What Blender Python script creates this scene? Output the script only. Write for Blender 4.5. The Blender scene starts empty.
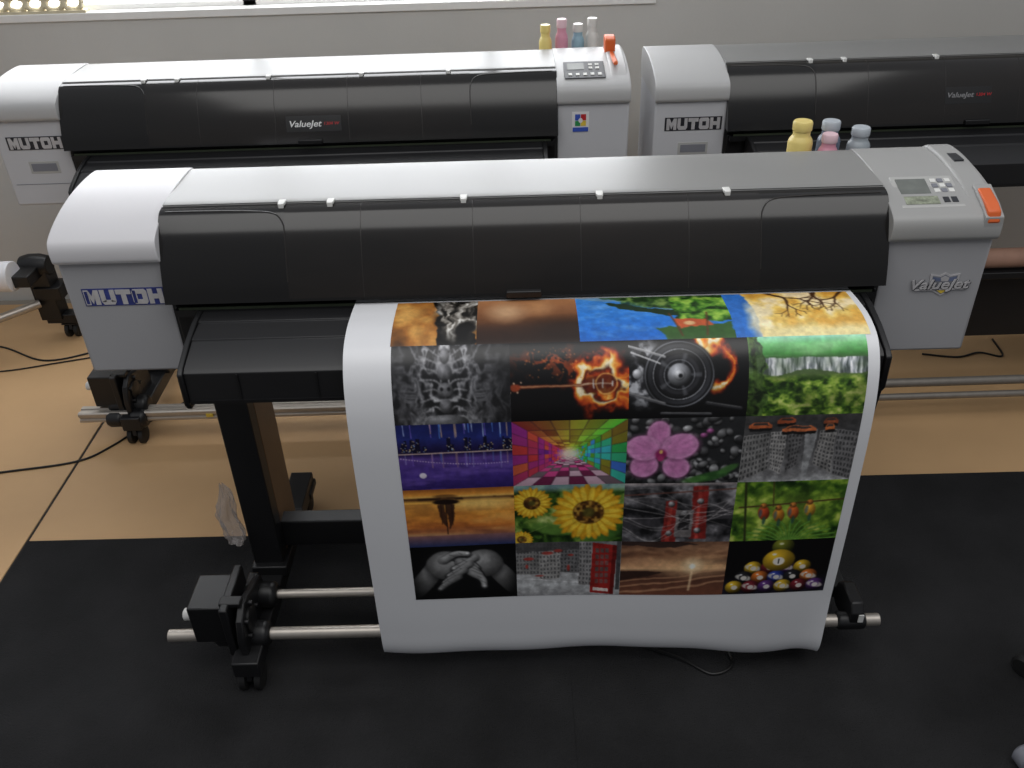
import bpy, bmesh, math, random
import numpy as np
from mathutils import Vector, Matrix
random.seed(4)
SC = bpy.context.scene
COL = SC.collection
try:
    SC.view_settings.view_transform = 'Standard'
except Exception:
    pass

# ------------------------------------------------------------------ helpers
def s2l(c):
    c = np.asarray(c, dtype=float) / 255.0
    return np.where(c <= 0.04045, c / 12.92, ((c + 0.055) / 1.055) ** 2.4)

def pm(name, rgb, rough=0.5, metal=0.0, var=0.0, nscale=20.0, bump=0.0, bscale=None, coat=0.0, alpha=1.0, trans=0.0, emit=0.0, stretch=None, spec=0.5):
    m = bpy.data.materials.new(name)
    m.use_nodes = True
    nt = m.node_tree
    b = nt.nodes["Principled BSDF"]
    c = list(s2l(rgb)) + [1.0]
    b.inputs["Base Color"].default_value = c
    b.inputs["Roughness"].default_value = rough
    b.inputs["Metallic"].default_value = metal
    b.inputs["Specular IOR Level"].default_value = spec
    b.inputs["Coat Weight"].default_value = coat
    b.inputs["Coat Roughness"].default_value = 0.12
    b.inputs["Alpha"].default_value = alpha
    b.inputs["Transmission Weight"].default_value = trans
    if emit > 0:
        b.inputs["Emission Color"].default_value = c
        b.inputs["Emission Strength"].default_value = emit
    tc = nt.nodes.new("ShaderNodeTexCoord")
    mp = nt.nodes.new("ShaderNodeMapping")
    nt.links.new(tc.outputs["Object"], mp.inputs["Vector"])
    if stretch:
        mp.inputs["Scale"].default_value = stretch
    n = nt.nodes.new("ShaderNodeTexNoise")
    n.inputs["Scale"].default_value = nscale
    n.inputs["Detail"].default_value = 6
    nt.links.new(mp.outputs["Vector"], n.inputs["Vector"])
    if var > 0:
        r = nt.nodes.new("ShaderNodeValToRGB")
        r.color_ramp.elements[0].position = 0.3
        r.color_ramp.elements[1].position = 0.7
        r.color_ramp.elements[0].color = [max(0, x * (1 - var)) for x in c[:3]] + [1]
        r.color_ramp.elements[1].color = [min(1, x * (1 + var)) for x in c[:3]] + [1]
        nt.links.new(n.outputs["Fac"], r.inputs["Fac"])
        nt.links.new(r.outputs["Color"], b.inputs["Base Color"])
    if bump > 0:
        n2 = nt.nodes.new("ShaderNodeTexNoise")
        n2.inputs["Scale"].default_value = bscale or 300
        n2.inputs["Detail"].default_value = 3
        nt.links.new(mp.outputs["Vector"], n2.inputs["Vector"])
        bp = nt.nodes.new("ShaderNodeBump")
        bp.inputs["Strength"].default_value = bump
        bp.inputs["Distance"].default_value = 0.01
        nt.links.new(n2.outputs["Fac"], bp.inputs["Height"])
        nt.links.new(bp.outputs["Normal"], b.inputs["Normal"])
    return m

M = {}
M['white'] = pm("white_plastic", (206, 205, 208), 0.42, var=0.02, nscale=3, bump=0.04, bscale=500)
M['lid'] = pm("light_grey_lid", (132, 132, 131), 0.36, var=0.04, nscale=3, bump=0.03, bscale=500)
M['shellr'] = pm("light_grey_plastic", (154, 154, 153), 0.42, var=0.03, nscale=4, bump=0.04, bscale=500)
M['panel'] = pm("grey_panel_plastic", (160, 160, 163), 0.5, var=0.03, nscale=3, bump=0.04, bscale=500)
M['panelw'] = pm("pale_panel_plastic", (190, 191, 195), 0.5, var=0.03, nscale=3, bump=0.04, bscale=500)
M['rearcap'] = pm("pale_grey_cap_plastic", (180, 180, 180), 0.42, var=0.03, nscale=3, bump=0.04, bscale=500)
M['slot'] = pm("slot_grey", (120, 122, 130), 0.6, var=0.03)
M['hood'] = pm("smoked_gloss_hood", (12, 10, 9), 0.17, var=0.15, nscale=2, coat=0.15)
M['window'] = pm("smoked_window", (21, 17, 14), 0.17, var=0.5, nscale=2.5, coat=0.2, stretch=(1, 1, 3))
M['seam'] = pm("hood_seam", (32, 29, 27), 0.35, var=0.05)
M['black'] = pm("black_powder_steel", (20, 20, 22), 0.45, var=0.15, nscale=12, bump=0.05)
M['bplastic'] = pm("black_plastic", (16, 16, 18), 0.42, var=0.15, nscale=12)
M['apron'] = pm("black_apron", (23, 23, 25), 0.42, var=0.12, nscale=6)
M['inner'] = pm("dark_interior", (12, 12, 13), 0.7, var=0.1)
M['green'] = pm("green_scale_strip", (42, 50, 34), 0.6, var=0.2)
M['tanreflect'] = pm("leg_tan_reflection", (104, 78, 56), 0.4, var=0.15, nscale=8)  # tan reflection on the black leg, painted as base colour
M['alu'] = pm("brushed_aluminium", (186, 179, 170), 0.42, metal=0.75, var=0.05, nscale=40)
M['dullalu'] = pm("dull_aluminium", (140, 134, 126), 0.5, metal=0.5, var=0.08, nscale=40)
M['steel'] = pm("steel", (150, 150, 152), 0.3, metal=0.9, var=0.05)
M['orange'] = pm("orange_plastic", (212, 98, 44), 0.45, var=0.04)
M['navy'] = pm("logo_navy", (44, 54, 118), 0.35, var=0.4, nscale=25)
M['dlogo'] = pm("logo_dark", (38, 38, 44), 0.4, var=0.1)
M['silver'] = pm("logo_silver", (200, 198, 200), 0.35, metal=0.3, var=0.10, nscale=30)
M['whiteink'] = pm("white_lettering", (222, 222, 222), 0.5, var=0.02)
M['dimink'] = pm("dim_lettering", (128, 128, 130), 0.5, var=0.02)
M['redink'] = pm("red_lettering", (180, 36, 42), 0.5, var=0.04)
M['greenink'] = pm("green_ink_mark", (40, 140, 80), 0.5, var=0.04)
M['yellowink'] = pm("yellow_ink_mark", (220, 190, 70), 0.5, var=0.04)
M['blueink'] = pm("blue_ink_mark", (56, 84, 176), 0.5, var=0.04)
M['dullblue'] = pm("dull_blue_enamel", (100, 110, 138), 0.4, var=0.2, nscale=60)
M['bezel'] = pm("panel_bezel", (172, 172, 170), 0.4, var=0.02)
M['lcd'] = pm("lcd_glass", (104, 108, 104), 0.25, var=0.15, nscale=30)
M['sticker'] = pm("sticker_muted", (132, 138, 120), 0.45, var=0.5, nscale=90)
M['stickerw'] = pm("sticker_white", (214, 214, 211), 0.5, var=0.02)
M['btn'] = pm("button_dark", (40, 42, 47), 0.4, var=0.05)
M['card'] = pm("cardboard_core", (158, 122, 104), 0.7, var=0.08)
M['rubber'] = pm("caster_rubber", (20, 20, 20), 0.6, var=0.1)
M['mat'] = pm("black_carpet", (40, 40, 41), 0.95, var=0.35, nscale=3, bump=0.8, bscale=260, spec=0.2)
M['tan'] = pm("tan_board", (198, 161, 117), 0.58, var=0.09, nscale=1.6, bump=0.10, bscale=9)
M['wallm'] = pm("painted_wall", (200, 199, 195), 0.8, var=0.03, nscale=2, bump=0.05, bscale=90)
M['concrete'] = pm("grey_floor", (150, 142, 130), 0.7, var=0.08, nscale=5)
M['trim'] = pm("white_trim", (240, 239, 236), 0.5, var=0.02)
M['pane'] = pm("daylight_glow_pane", (250, 252, 255), 0.5, emit=4.8)  # emission stands in for the bright sky outside the window
M['paper'] = pm("photo_paper", (220, 221, 224), 0.36, var=0.012, nscale=3, bump=0.02, bscale=30)
M['rollw'] = pm("white_roll", (232, 232, 235), 0.5, var=0.02)
M['cream'] = pm("cream_stone", (214, 204, 176), 0.8, var=0.1, nscale=20)
M['cable'] = pm("black_cable", (12, 12, 12), 0.45, var=0.1)

def prn_mat():
    m = bpy.data.materials.new("printed_ink")
    m.use_nodes = True
    nt = m.node_tree
    b = nt.nodes["Principled BSDF"]
    a = nt.nodes.new("ShaderNodeAttribute")
    a.attribute_name = "Col"
    nt.links.new(a.outputs["Color"], b.inputs["Base Color"])
    b.inputs["Roughness"].default_value = 0.34
    return m
M['print'] = prn_mat()

def cr(pts, n=8):
    P = [np.array(p, float) for p in pts]
    P = [2 * P[0] - P[1]] + P + [2 * P[-1] - P[-2]]
    out = []
    for i in range(1, len(P) - 2):
        for k in range(n):
            t = k / n
            a, b, c, d = P[i - 1], P[i], P[i + 1], P[i + 2]
            out.append(0.5 * ((2 * b) + (-a + c) * t + (2 * a - 5 * b + 4 * c - d) * t * t + (-a + 3 * b - 3 * c + d) * t ** 3))
    out.append(P[-2])
    return [tuple(float(x) for x in q) for q in out]

class MB:
    def __init__(s):
        s.v = []; s.f = []; s.m = []
    def add(s, vs, fs, mi=0):
        o = len(s.v)
        s.v += [tuple(map(float, q)) for q in vs]
        for f in fs:
            s.f.append([o + i for i in f]); s.m.append(mi)
        return s
    def ext(s, poly, vec, mi=0):
        n = len(poly); vec = np.array(vec, float)
        vs = [np.array(p, float) for p in poly] + [np.array(p, float) + vec for p in poly]
        fs = [list(range(n))[::-1], [n + i for i in range(n)]]
        for i in range(n):
            j = (i + 1) % n
            fs.append([i, j, n + j, n + i])
        return s.add(vs, fs, mi)
    def box(s, x0, x1, y0, y1, z0, z1, mi=0):
        return s.ext([(x0, y0, z0), (x1, y0, z0), (x1, y1, z0), (x0, y1, z0)], (0, 0, z1 - z0), mi)
    def prism(s, prof, x0, x1, mi=0):
        return s.ext([(x0, p[0], p[1]) for p in prof], (x1 - x0, 0, 0), mi)
    def ring_tube(s, centers, radii, n, axis_frames, caps=True, mi=0):
        vs = []; fs = []
        for (c, r, (a, b)) in zip(centers, radii, axis_frames):
            for k in range(n):
                t = 2 * math.pi * k / n
                vs.append(np.array(c) + r * (math.cos(t) * a + math.sin(t) * b))
        for i in range(len(centers) - 1):
            for k in range(n):
                k2 = (k + 1) % n
                fs.append([i * n + k, i * n + k2, (i + 1) * n + k2, (i + 1) * n + k])
        if caps:
            fs.append(list(range(n))[::-1])
            fs.append([(len(centers) - 1) * n + k for k in range(n)])
        return s.add(vs, fs, mi)
    def cyl(s, p0, p1, r, n=28, r2=None, mi=0):
        return s.lath(p0, p1, [(0, r), (1, r if r2 is None else r2)], n, mi)
    def lath(s, p0, p1, prof, n=28, mi=0):
        p0 = np.array(p0, float); p1 = np.array(p1, float)
        d = p1 - p0; L = np.linalg.norm(d); d = d / L
        h = np.array([0, 0, 1.0]) if abs(d[2]) < 0.9 else np.array([1.0, 0, 0])
        a = np.cross(d, h); a /= np.linalg.norm(a); b = np.cross(d, a)
        return s.ring_tube([p0 + (p1 - p0) * t for t, r in prof], [r for t, r in prof], n, [(a, b)] * len(prof), True, mi)
    def sweep(s, pts, r, n=8, mi=0):
        P = [np.array(p, float) for p in pts]
        fr = []; a = None
        for i in range(len(P)):
            d = P[min(i + 1, len(P) - 1)] - P[max(i - 1, 0)]
            d = d / (np.linalg.norm(d) + 1e-9)
            if a is None:
                h = np.array([0, 0, 1.0]) if abs(d[2]) < 0.9 else np.array([1.0, 0, 0])
                a = np.cross(d, h)
            a = a - d * np.dot(a, d); a /= np.linalg.norm(a)
            fr.append((a, np.cross(d, a)))
        return s.ring_tube(P, [r] * len(P), n, fr, True, mi)

def finish(me, smooth=True, ang=35):
    bm = bmesh.new(); bm.from_mesh(me)
    bmesh.ops.recalc_face_normals(bm, faces=bm.faces)
    bm.to_mesh(me); bm.free()
    if smooth:
        me.shade_smooth()
        try:
            me.set_sharp_from_angle(angle=math.radians(ang))
        except Exception:
            pass

def mk(name, mb, mats, parent=None, bevel=0.0, seg=3, label=None, smooth=True, loc=None):
    me = bpy.data.meshes.new(name)
    me.from_pydata(mb.v, [], mb.f)
    if not isinstance(mats, (list, tuple)):
        mats = [mats]
    for m in mats:
        me.materials.append(M[m])
    me.polygons.foreach_set("material_index", mb.m)
    me.update()
    finish(me, smooth)
    ob = bpy.data.objects.new(name, me)
    COL.objects.link(ob)
    if parent is not None:
        ob.parent = parent
    if loc is not None:
        ob.location = loc
    if bevel > 0:
        b = ob.modifiers.new("bevel", 'BEVEL')
        b.width = bevel; b.segments = seg; b.limit_method = 'ANGLE'; b.angle_limit = math.radians(40)
        b.harden_normals = False
    if label:
        ob["label"] = label
    return ob

def empty(name, loc, rz=0.0, label=None, category=None, group=None):
    e = bpy.data.objects.new(name, None)
    e.empty_display_size = 0.1
    e.location = loc
    e.rotation_euler = (0, 0, rz)
    COL.objects.link(e)
    tag(e, label, category, group)
    return e

def tag(o, label=None, category=None, group=None, kind=None):
    if label: o["label"] = label
    if category: o["category"] = category
    if group: o["group"] = group
    if kind: o["kind"] = kind
    return o

def text_mesh(name, body, size, mat, parent, matrix, extrude=0.0008, shear=0.0, offset=0.0, label=None, width=None):
    cu = bpy.data.curves.new("tmp_text", 'FONT')
    cu.body = body; cu.size = size; cu.extrude = extrude; cu.shear = shear; cu.offset = offset
    cu.align_x = 'CENTER'; cu.align_y = 'CENTER'
    to = bpy.data.objects.new("tmp_text", cu)
    COL.objects.link(to)
    dg = bpy.context.evaluated_depsgraph_get()
    me = bpy.data.meshes.new_from_object(to.evaluated_get(dg))
    COL.objects.unlink(to)
    bpy.data.objects.remove(to)
    me.name = name
    xs = [v.co.x for v in me.vertices]
    w = max(xs) - min(xs)
    sc = (width / w) if width else 1.0
    mid = (max(xs) + min(xs)) / 2
    for v in me.vertices:
        p = Vector(((v.co.x - mid) * sc, v.co.y, v.co.z))
        v.co = matrix @ p
    me.materials.clear(); me.materials.append(M[mat])
    ob = bpy.data.objects.new(name, me)
    COL.objects.link(ob); ob.parent = parent
    if label: ob["label"] = label
    return ob

def front_matrix(x, y, z):
    return Matrix(((1, 0, 0, x), (0, 0, -1, y), (0, 1, 0, z), (0, 0, 0, 1)))

def block_letters(mb, word, x0, x1, z0, z1, y, t=0.002, mi=0, gap=.09, k=.31):
    n = len(word)
    w = (x1 - x0) / (n + (n - 1) * gap)
    q = 1 - k
    polys = {
        'M': [[(0, 0), (k, 0), (k, 1), (0, 1)], [(q, 0), (1, 0), (1, 1), (q, 1)],
              [(k - .01, 1), (k - .01, .5), (.5, .05), (.5, .6)], [(q + .01, 1), (.5, .6), (.5, .05), (q + .01, .5)]],
        'U': [[(0, .2), (k, .2), (k, 1), (0, 1)], [(q, .2), (1, .2), (1, 1), (q, 1)],
              [(0, .2), (.14, 0), (.86, 0), (1, .2), (q, .32), (k, .32)]],
        'T': [[(0, .68), (1, .68), (1, 1), (0, 1)], [(.33, 0), (.67, 0), (.67, .69), (.33, .69)]],
        'O': [[(0, .15), (k, .3), (k, .7), (0, .85)], [(1, .15), (1, .85), (q, .7), (q, .3)],
              [(0, .85), (k, .69), (q, .69), (1, .85), (.88, 1), (.12, 1)],
              [(0, .15), (.12, 0), (.88, 0), (1, .15), (q, .31), (k, .31)]],
        'H': [[(0, 0), (k, 0), (k, 1), (0, 1)], [(q, 0), (1, 0), (1, 1), (q, 1)], [(k - .01, .34), (q + .01, .34), (q + .01, .66), (k - .01, .66)]],
    }
    x = x0
    for ch in word:
        for p in polys[ch]:
            mb.ext([(x + a * w, y, z0 + b * (z1 - z0)) for a, b in p], (0, -t, 0), mi)
        x += w * (1 + gap)

# ------------------------------------------------------------------ printer
HOODP = cr([(.078, 1.199), (.050, 1.191), (.020, 1.158), (-.006, 1.108), (-.027, 1.055), (-.040, 1.012)], 6)
def hood_pt(t, off=0.0):
    k = t * (len(HOODP) - 1); i = min(int(k), len(HOODP) - 2); f = k - i
    a = np.array(HOODP[i]); b = np.array(HOODP[i + 1])
    p = a + (b - a) * f; d = (b - a) / np.linalg.norm(b - a)
    nrm = np.array([d[1], -d[0]])
    if nrm[0] > 0: nrm = -nrm
    return p + nrm * off

def strip_on_hood(mb, x0, x1, t0, t1, off0, off1, n=14, mi=0):
    prof = [tuple(hood_pt(t0 + (t1 - t0) * i / n, off1)) for i in range(n + 1)] + \
           [tuple(hood_pt(t0 + (t1 - t0) * i / n, off0)) for i in range(n, -1, -1)]
    mb.prism(prof, x0, x1, mi)

def caster_mesh(mb, x, y):
    for dx in (-.020, .020):
        mb.lath((x + dx - .011, y, .034), (x + dx + .011, y, .034), [(0, .026), (.15, .034), (.85, .034), (1, .026)], 24, 1)
    mb.prism([(y - .026, .045), (y - .02, .068), (y + .02, .068), (y + .026, .045), (y + .006, .03), (y - .006, .03)], x - .007, x + .007, 0)
    mb.cyl((x, y, .055), (x, y, .085), .016, 16, mi=0)
    mb.box(x - .033, x + .033, y - .03, y + .03, .070, .076, 0)

def build_printer(variant, loc, rz, label):
    main = variant == 'main'
    R = empty("large_format_printer", loc, rz, label, "printer", "wide-format inkjet printers on stands")
    pn = 'panel' if main else 'panelw'
    b = MB(); b.prism([(.0, .83), (.0, .985), (.03, 1.15), (.07, 1.19), (.31, 1.19), (.32, .83)], -.815, .815)
    mk("printer_housing", b, 'inner', R)
    b = MB(); b.prism(cr([(.080, 1.190), (.082, 1.200), (.10, 1.204), (.28, 1.206), (.318, 1.198), (.330, 1.17)], 4) + [(.33, 1.08), (.08, 1.08)], -.812, .812)
    lid = mk("top_lid", b, 'lid', R, label="long light grey metal top lid")
    for x in (-.54, -.43, -.13, .175, .46):
        b = MB(); b.box(x - .008, x + .008, .066, .088, 1.199, 1.206)
        b.box(x - .006, x + .006, .060, .067, 1.190, 1.206)
        mk("lid_clip", b, 'stickerw', lid, .0015, 2)
    # hood
    b = MB(); b.prism(list(HOODP) + [(.02, 1.012), (.078, 1.08)], -.814, .814)
    hood = mk("hood", b, 'hood', R, label="glossy smoked black front hood")
    b = MB(); strip_on_hood(b, -.53, .53, .03, .97, .0, .0006)
    mk("hood_window", b, 'window', hood, label="smoked transparent window panel")
    for x in (-.36, -.11, .13, .37):
        b = MB(); strip_on_hood(b, x - .0010, x + .0010, .05, .97, .0, .0009)
        mk("hood_seam", b, 'seam', hood)
    for sg in (-1, 1):
        pts = []
        for (x, t) in cr([(.80, .15), (.70, .155), (.60, .18), (.555, .22), (.535, .32), (.53, .45), (.53, .80)], 5):
            p = hood_pt(t, .0004); pts.append((sg * x, p[0], p[1]))
        b = MB(); b.sweep(pts, .0018, 6)
        mk("hood_rib", b, 'seam', hood)
    b = MB(); b.box(-.040, .040, -.048, -.034, 1.010, 1.026)
    mk("hood_handle", b, 'bplastic', hood, .003)
    # platen + slot
    b = MB(); b.box(-.80, .80, -.032, .03, .975, .992)
    pl = mk("platen", b, 'bplastic', R)
    b = MB(); b.box(-.79, .79, -.030, -.026, .992, .998)
    mk("scale_strip", b, 'green', pl, label="dark green ruled scale strip")
    # apron
    A0, A1 = -.735, .762
    ap = [(-.030, .988), (-.075, .986), (-.077, .982), (-.135, .975), (-.137, .971), (-.212, .948), (-.222, .940), (-.224, .870), (-.214, .862), (-.10, .842), (-.03, .845)]
    b = MB(); b.prism(ap, A0, A1)
    apr = mk("apron", b, 'apron', R, .0015, 2, label="black stepped media apron")
    for x in (-.62, -.45):
        b = MB(); b.box(x - .002, x + .002, -.2262, -.2235, .872, .938)
        mk("apron_rib", b, 'bplastic', apr)
    b = MB(); b.box(A0 + .002, A1 - .002, -.2275, -.223, .866, .874)
    mk("apron_lip", b, 'bplastic', apr)
    for x0, x1 in ((A0 - .012, A0), (A1, A1 + .014)):
        b = MB(); b.prism([(-.02, .992), (-.08, .990), (-.15, .975), (-.215, .952), (-.23, .942), (-.231, .865), (-.222, .850), (-.10, .83), (-.02, .83)], x0, x1)
        mk("apron_end_cap", b, 'bplastic', apr, .003, 2)
    b = MB(); b.prism([(-.225, .87), (-.205, .735), (-.17, .735), (-.12, .84)], A1 - .02, A1 + .012)
    mk("apron_hanger", b, 'bplastic', apr, .002, 2)
    for x0, x1 in ((-.806, A0 - .012), (A1 + .014, .806)):
        b = MB(); b.prism([(.01, .84), (-.006, .845), (-.012, .99), (.01, .995)], x0, x1)
        mk("side_skirt", b, 'bplastic', R, .002, 2)
    # end covers
    shellp = cr([(-.010, 1.104), (-.016, 1.116), (-.014, 1.148), (.004, 1.166), (.06, 1.187), (.13, 1.202), (.20, 1.209), (.29, 1.209), (.325, 1.198), (.338, 1.16), (.338, 1.104)], 5)
    for side in (-1, 1):
        xa, xb = (-1.052, -.812) if side < 0 else (.812, 1.052)
        b = MB(); b.prism([(.0, .812), (.0, 1.106), (.33, 1.106), (.33, .812)], xa + (.002 if side < 0 else 0), xb - (0 if side < 0 else .002))
        cov = mk("end_cover", b, pn, R, .007, 3, label="grey plastic end cover of the print carriage")
        b = MB(); b.prism(shellp, xa, xb)
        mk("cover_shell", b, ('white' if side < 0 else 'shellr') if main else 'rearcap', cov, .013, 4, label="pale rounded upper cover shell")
        if side < 0:
            b = MB()
            z0, z1 = (.997, 1.035) if main else (1.010, 1.048)
            b.box(-1.014, -.826, -.0015, .002, z0 - .003, z1 + .003, 0)
            if main:
                block_letters(b, "MUTOH", -1.011, -.829, z0, z1, -.0010, .0014, 1, .07, .33)
                # blue lower inlays of the letters
                w_ = .182 / (5 + 4 * .07)
                for i_ in (0, 3):
                    xx = -1.011 + i_ * w_ * 1.07
                    b.box(xx + .002, xx + w_ * .26, -.0030, -.0020, z0 + .003, z1 - .003, 0)
            else:
                block_letters(b, "MUTOH", -1.008, -.832, z0, z1, -.0010, .0014, 1)
            mk("brand_plate", b, ['navy', 'silver'] if main else ['dlogo', 'silver'], cov, label="blue brand plate with bold silver block letters" if main else "dark brand plate with silver block letters")
            if not main:
                b = MB(); b.box(-.965, -.865, -.0012, .002, .925, .967)
                mk("recessed_grip", b, 'bezel', cov, .001, 2)
                b = MB(); b.box(-.957, -.873, -.0022, .002, .933, .959)
                mk("grip_slot", b, 'slot', cov)
                b = MB(); b.box(-1.03, -.83, -.0012, .002, .887, .8885); b.box(-.8305, -.829, -.0012, .002, .82, .8885)
                mk("panel_joint", b, 'slot', cov)
        else:
            if main:
                b = MB()
                sh = [(-.034, .026), (-.032, .0), (-.020, -.018), (.0, -.030), (.020, -.018), (.032, .0), (.034, .026), (.012, .022), (0, .029), (-.012, .022)]
                b.ext([(.962 + a, -.0005, .992 + c) for a, c in sh], (0, -.0016, 0), 0)
                b.ext([(.962 + a * .84, -.0016, .992 + c * .84) for a, c in sh], (0, -.0010, 0), 1)
                b.ext([(.962 + a, -.0022, .992 + c) for a, c in [(-.027, .019), (-.010, .016), (-.008, .008), (-.026, .008)]], (0, -.0010, 0), 2)
                b.ext([(.962 + a, -.0022, .992 + c) for a, c in [(-.009, .016), (0, .021), (.010, .016), (.009, .008), (-.007, .008)]], (0, -.0010, 0), 0)
                b.ext([(.962 + a, -.0022, .992 + c) for a, c in [(.027, .019), (.011, .016), (.010, .008), (.026, .008)]], (0, -.0010, 0), 2)
                b.ext([(.962 + a, -.0022, .992 + c) for a, c in [(-.014, -.014), (.014, -.014), (.0, -.024)]], (0, -.0010, 0), 3)
                b.ext([(.955 + a, -.0030, .992 + c) for a, c in [(-.062, -.011), (.062, -.010), (.055, -.014), (-.055, -.015)]], (0, -.0012, 0), 0)
                mk("shield_emblem", b, ['silver', 'slot', 'dullblue', 'yellowink'], cov, label="flat chrome shield emblem")
                text_mesh("emblem_outline", "ValueJet", .034, 'dlogo', cov, front_matrix(.9565, -.0040, .9905), shear=.25, offset=.0012, width=.136)  # dark outline of the logo lettering, set behind the silver
                text_mesh("emblem_lettering", "ValueJet", .034, 'silver', cov, front_matrix(.955, -.0052, .992), shear=.25, offset=.0005, width=.134)
            else:
                b = MB()
                b.box(.862, .918, -.001, .002, 1.010, 1.076, 4)
                b.box(.872, .889, -.0024, .0, 1.048, 1.068, 0); b.box(.891, .908, -.0024, .0, 1.048, 1.068, 1)
                b.box(.872, .889, -.0024, .0, 1.030, 1.046, 3); b.box(.891, .908, -.0024, .0, 1.030, 1.046, 2)
                b.ext([(.89 + .007 * math.cos(t), -.0022, 1.048 + .008 * math.sin(t)) for t in np.linspace(0, 6.28, 16)[:-1]], (0, -.0014, 0), 4)
                b.box(.864, .916, -.0026, -.001, 1.011, 1.025, 0)
                mk("colour_emblem", b, ['blueink', 'redink', 'yellowink', 'greenink', 'whiteink'], cov, label="small square multicolour emblem")
    if not main:
        ra = variant == 'rear_a'
        x0, x1 = (-.075, .105) if ra else (-.11, .04)
        tc = .74 if ra else .64
        b = MB(); strip_on_hood(b, x0, x1, tc - .09, tc + .09, .0, .0014)
        mk("model_badge", b, 'bplastic', hood, label="black badge with white and red lettering")
        pc = hood_pt(tc, .0024); d = hood_pt(tc - .04, 0) - hood_pt(tc + .04, 0); d /= np.linalg.norm(d)
        mt = Matrix(((1, 0, 0, (x0 + x1) / 2 - .025), (0, d[0], -d[1], pc[0]), (0, d[1], d[0], pc[1]), (0, 0, 0, 1)))
        text_mesh("badge_lettering", "ValueJet", .028 if ra else .022, 'whiteink' if ra else 'dimink', hood, mt, shear=.25, offset=.0003, width=.105 if ra else .085)
        mt2 = Matrix(((1, 0, 0, (x0 + x1) / 2 + (.06 if ra else .05)), (0, d[0], -d[1], pc[0]), (0, d[1], d[0], pc[1]), (0, 0, 0, 1)))
        text_mesh("badge_number", "1304 W", .014, 'redink', hood, mt2, shear=.2, width=.05)
    # control panel
    def slope(x, t, off):
        y = .018 + .105 * t; z = 1.1695 + (1.2010 - 1.1695) * t
        n = np.array([-(1.2010 - 1.1695), .105]); n /= np.linalg.norm(n)
        return (x, y + n[0] * off, z + n[1] * off)
    def slab(mb, x0, x1, t0, t1, o0, o1, mi=0):
        po = [slope(x0, t0, o0), slope(x1, t0, o0), slope(x1, t1, o0), slope(x0, t1, o0)]
        q = np.array(slope(0, 0, o1)) - np.array(slope(0, 0, o0))
        mb.ext(po, q, mi)
    if main:
        b = MB(); slab(b, .838, .978, .0, 1.0, -.002, .0035)
        cp = mk("control_panel", b, 'bezel', R, .0015, 2, label="silvery control panel with display and keys")
        b = MB(); slab(b, .848, .915, .42, .90, .003, .005)
        mk("display_screen", b, 'lcd', cp)
        b = MB(); slab(b, .850, .925, .10, .34, .003, .005)
        mk("instruction_sticker", b, 'sticker', cp, label="muted green printed sticker")
        for i in range(3):
            for j in range(3):
                b = MB(); slab(b, .925 + i * .016, .937 + i * .016, .46 + j * .16, .57 + j * .16, .003, .0055)
                mk("button", b, 'slot' if (i + j) % 2 else 'stickerw', cp)
        for i in range(2):
            b = MB(); slab(b, .935 + i * .018, .948 + i * .018, .14, .30, .003, .0055)
            mk("button", b, 'btn', cp)
    else:
        b = MB(); slab(b, .838, .972, .05, .95, .0055, .0085)
        cp = mk("control_panel", b, 'btn', R, .0015, 2, label="dark control panel with small white keys")
        b = MB(); slab(b, .850, .905, .50, .85, .008, .0095)
        mk("display_screen", b, 'lcd', cp)
        for i in range(5):
            b = MB(); slab(b, .852 + i * .024, .864 + i * .024, .18, .30, .008, .0105)
            mk("button", b, 'stickerw', cp)
        for i in range(2):
            for j in range(2):
                b = MB(); slab(b, .920 + i * .022, .932 + i * .022, .52 + j * .18, .62 + j * .18, .008, .0105)
                mk("button", b, 'stickerw', cp)
    b = MB(); b.prism(cr([(.02, 1.16), (.03, 1.176), (.10, 1.202), (.20, 1.217), (.29, 1.217), (.325, 1.202)], 4) + [(.325, 1.15), (.02, 1.15)], .988, 1.047)
    mk("ink_bay_cover", b, 'shellr' if main else 'rearcap', R, .006, 3)
    if main:
        b = MB(); b.prism([(-.010, 1.132), (-.018, 1.150), (-.012, 1.172), (.010, 1.184), (.060, 1.199), (.062, 1.183), (.03, 1.165), (.03, 1.132)], 1.014, 1.043)
        mk("lever", b, 'orange', R, .004, 3, label="orange lever set into the cover corner")
        b = MB(); b.prism([(-.016, 1.126), (-.0165, 1.160), (.02, 1.180), (.075, 1.201), (.075, 1.15), (.03, 1.126)], 1.009, 1.050)
        mk("lever_recess", b, 'shellr', R, .002, 2)
        b = MB(); b.box(1.008, 1.030, .18, .225, 1.214, 1.2195)
        mk("sensor_window", b, 'btn', R)
    else:
        b = MB(); b.prism([(.20, 1.21), (.19, 1.256), (.21, 1.264), (.25, 1.262), (.255, 1.245), (.235, 1.21)], .985, 1.020)
        b.box(1.0, 1.015, .06, .20, 1.205, 1.218)
        mk("lever", b, 'orange', R, .005, 3, label="orange lever on top of the cover")
    b = MB(); b.box(.68, 1.03, .335, .47, 1.07, 1.080); b.box(.68, 1.03, .462, .47, 1.080, 1.11); b.box(.70, 1.01, .33, .345, .95, 1.08)
    mk("ink_tray", b, 'bplastic', R, .002, 2)
    # stand
    LX = (-.735, .62)
    b = MB(); b.box(-.80, .80, .03, .30, .785, .832)
    mk("support_rail", b, 'black', R, .003, 2)
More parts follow.
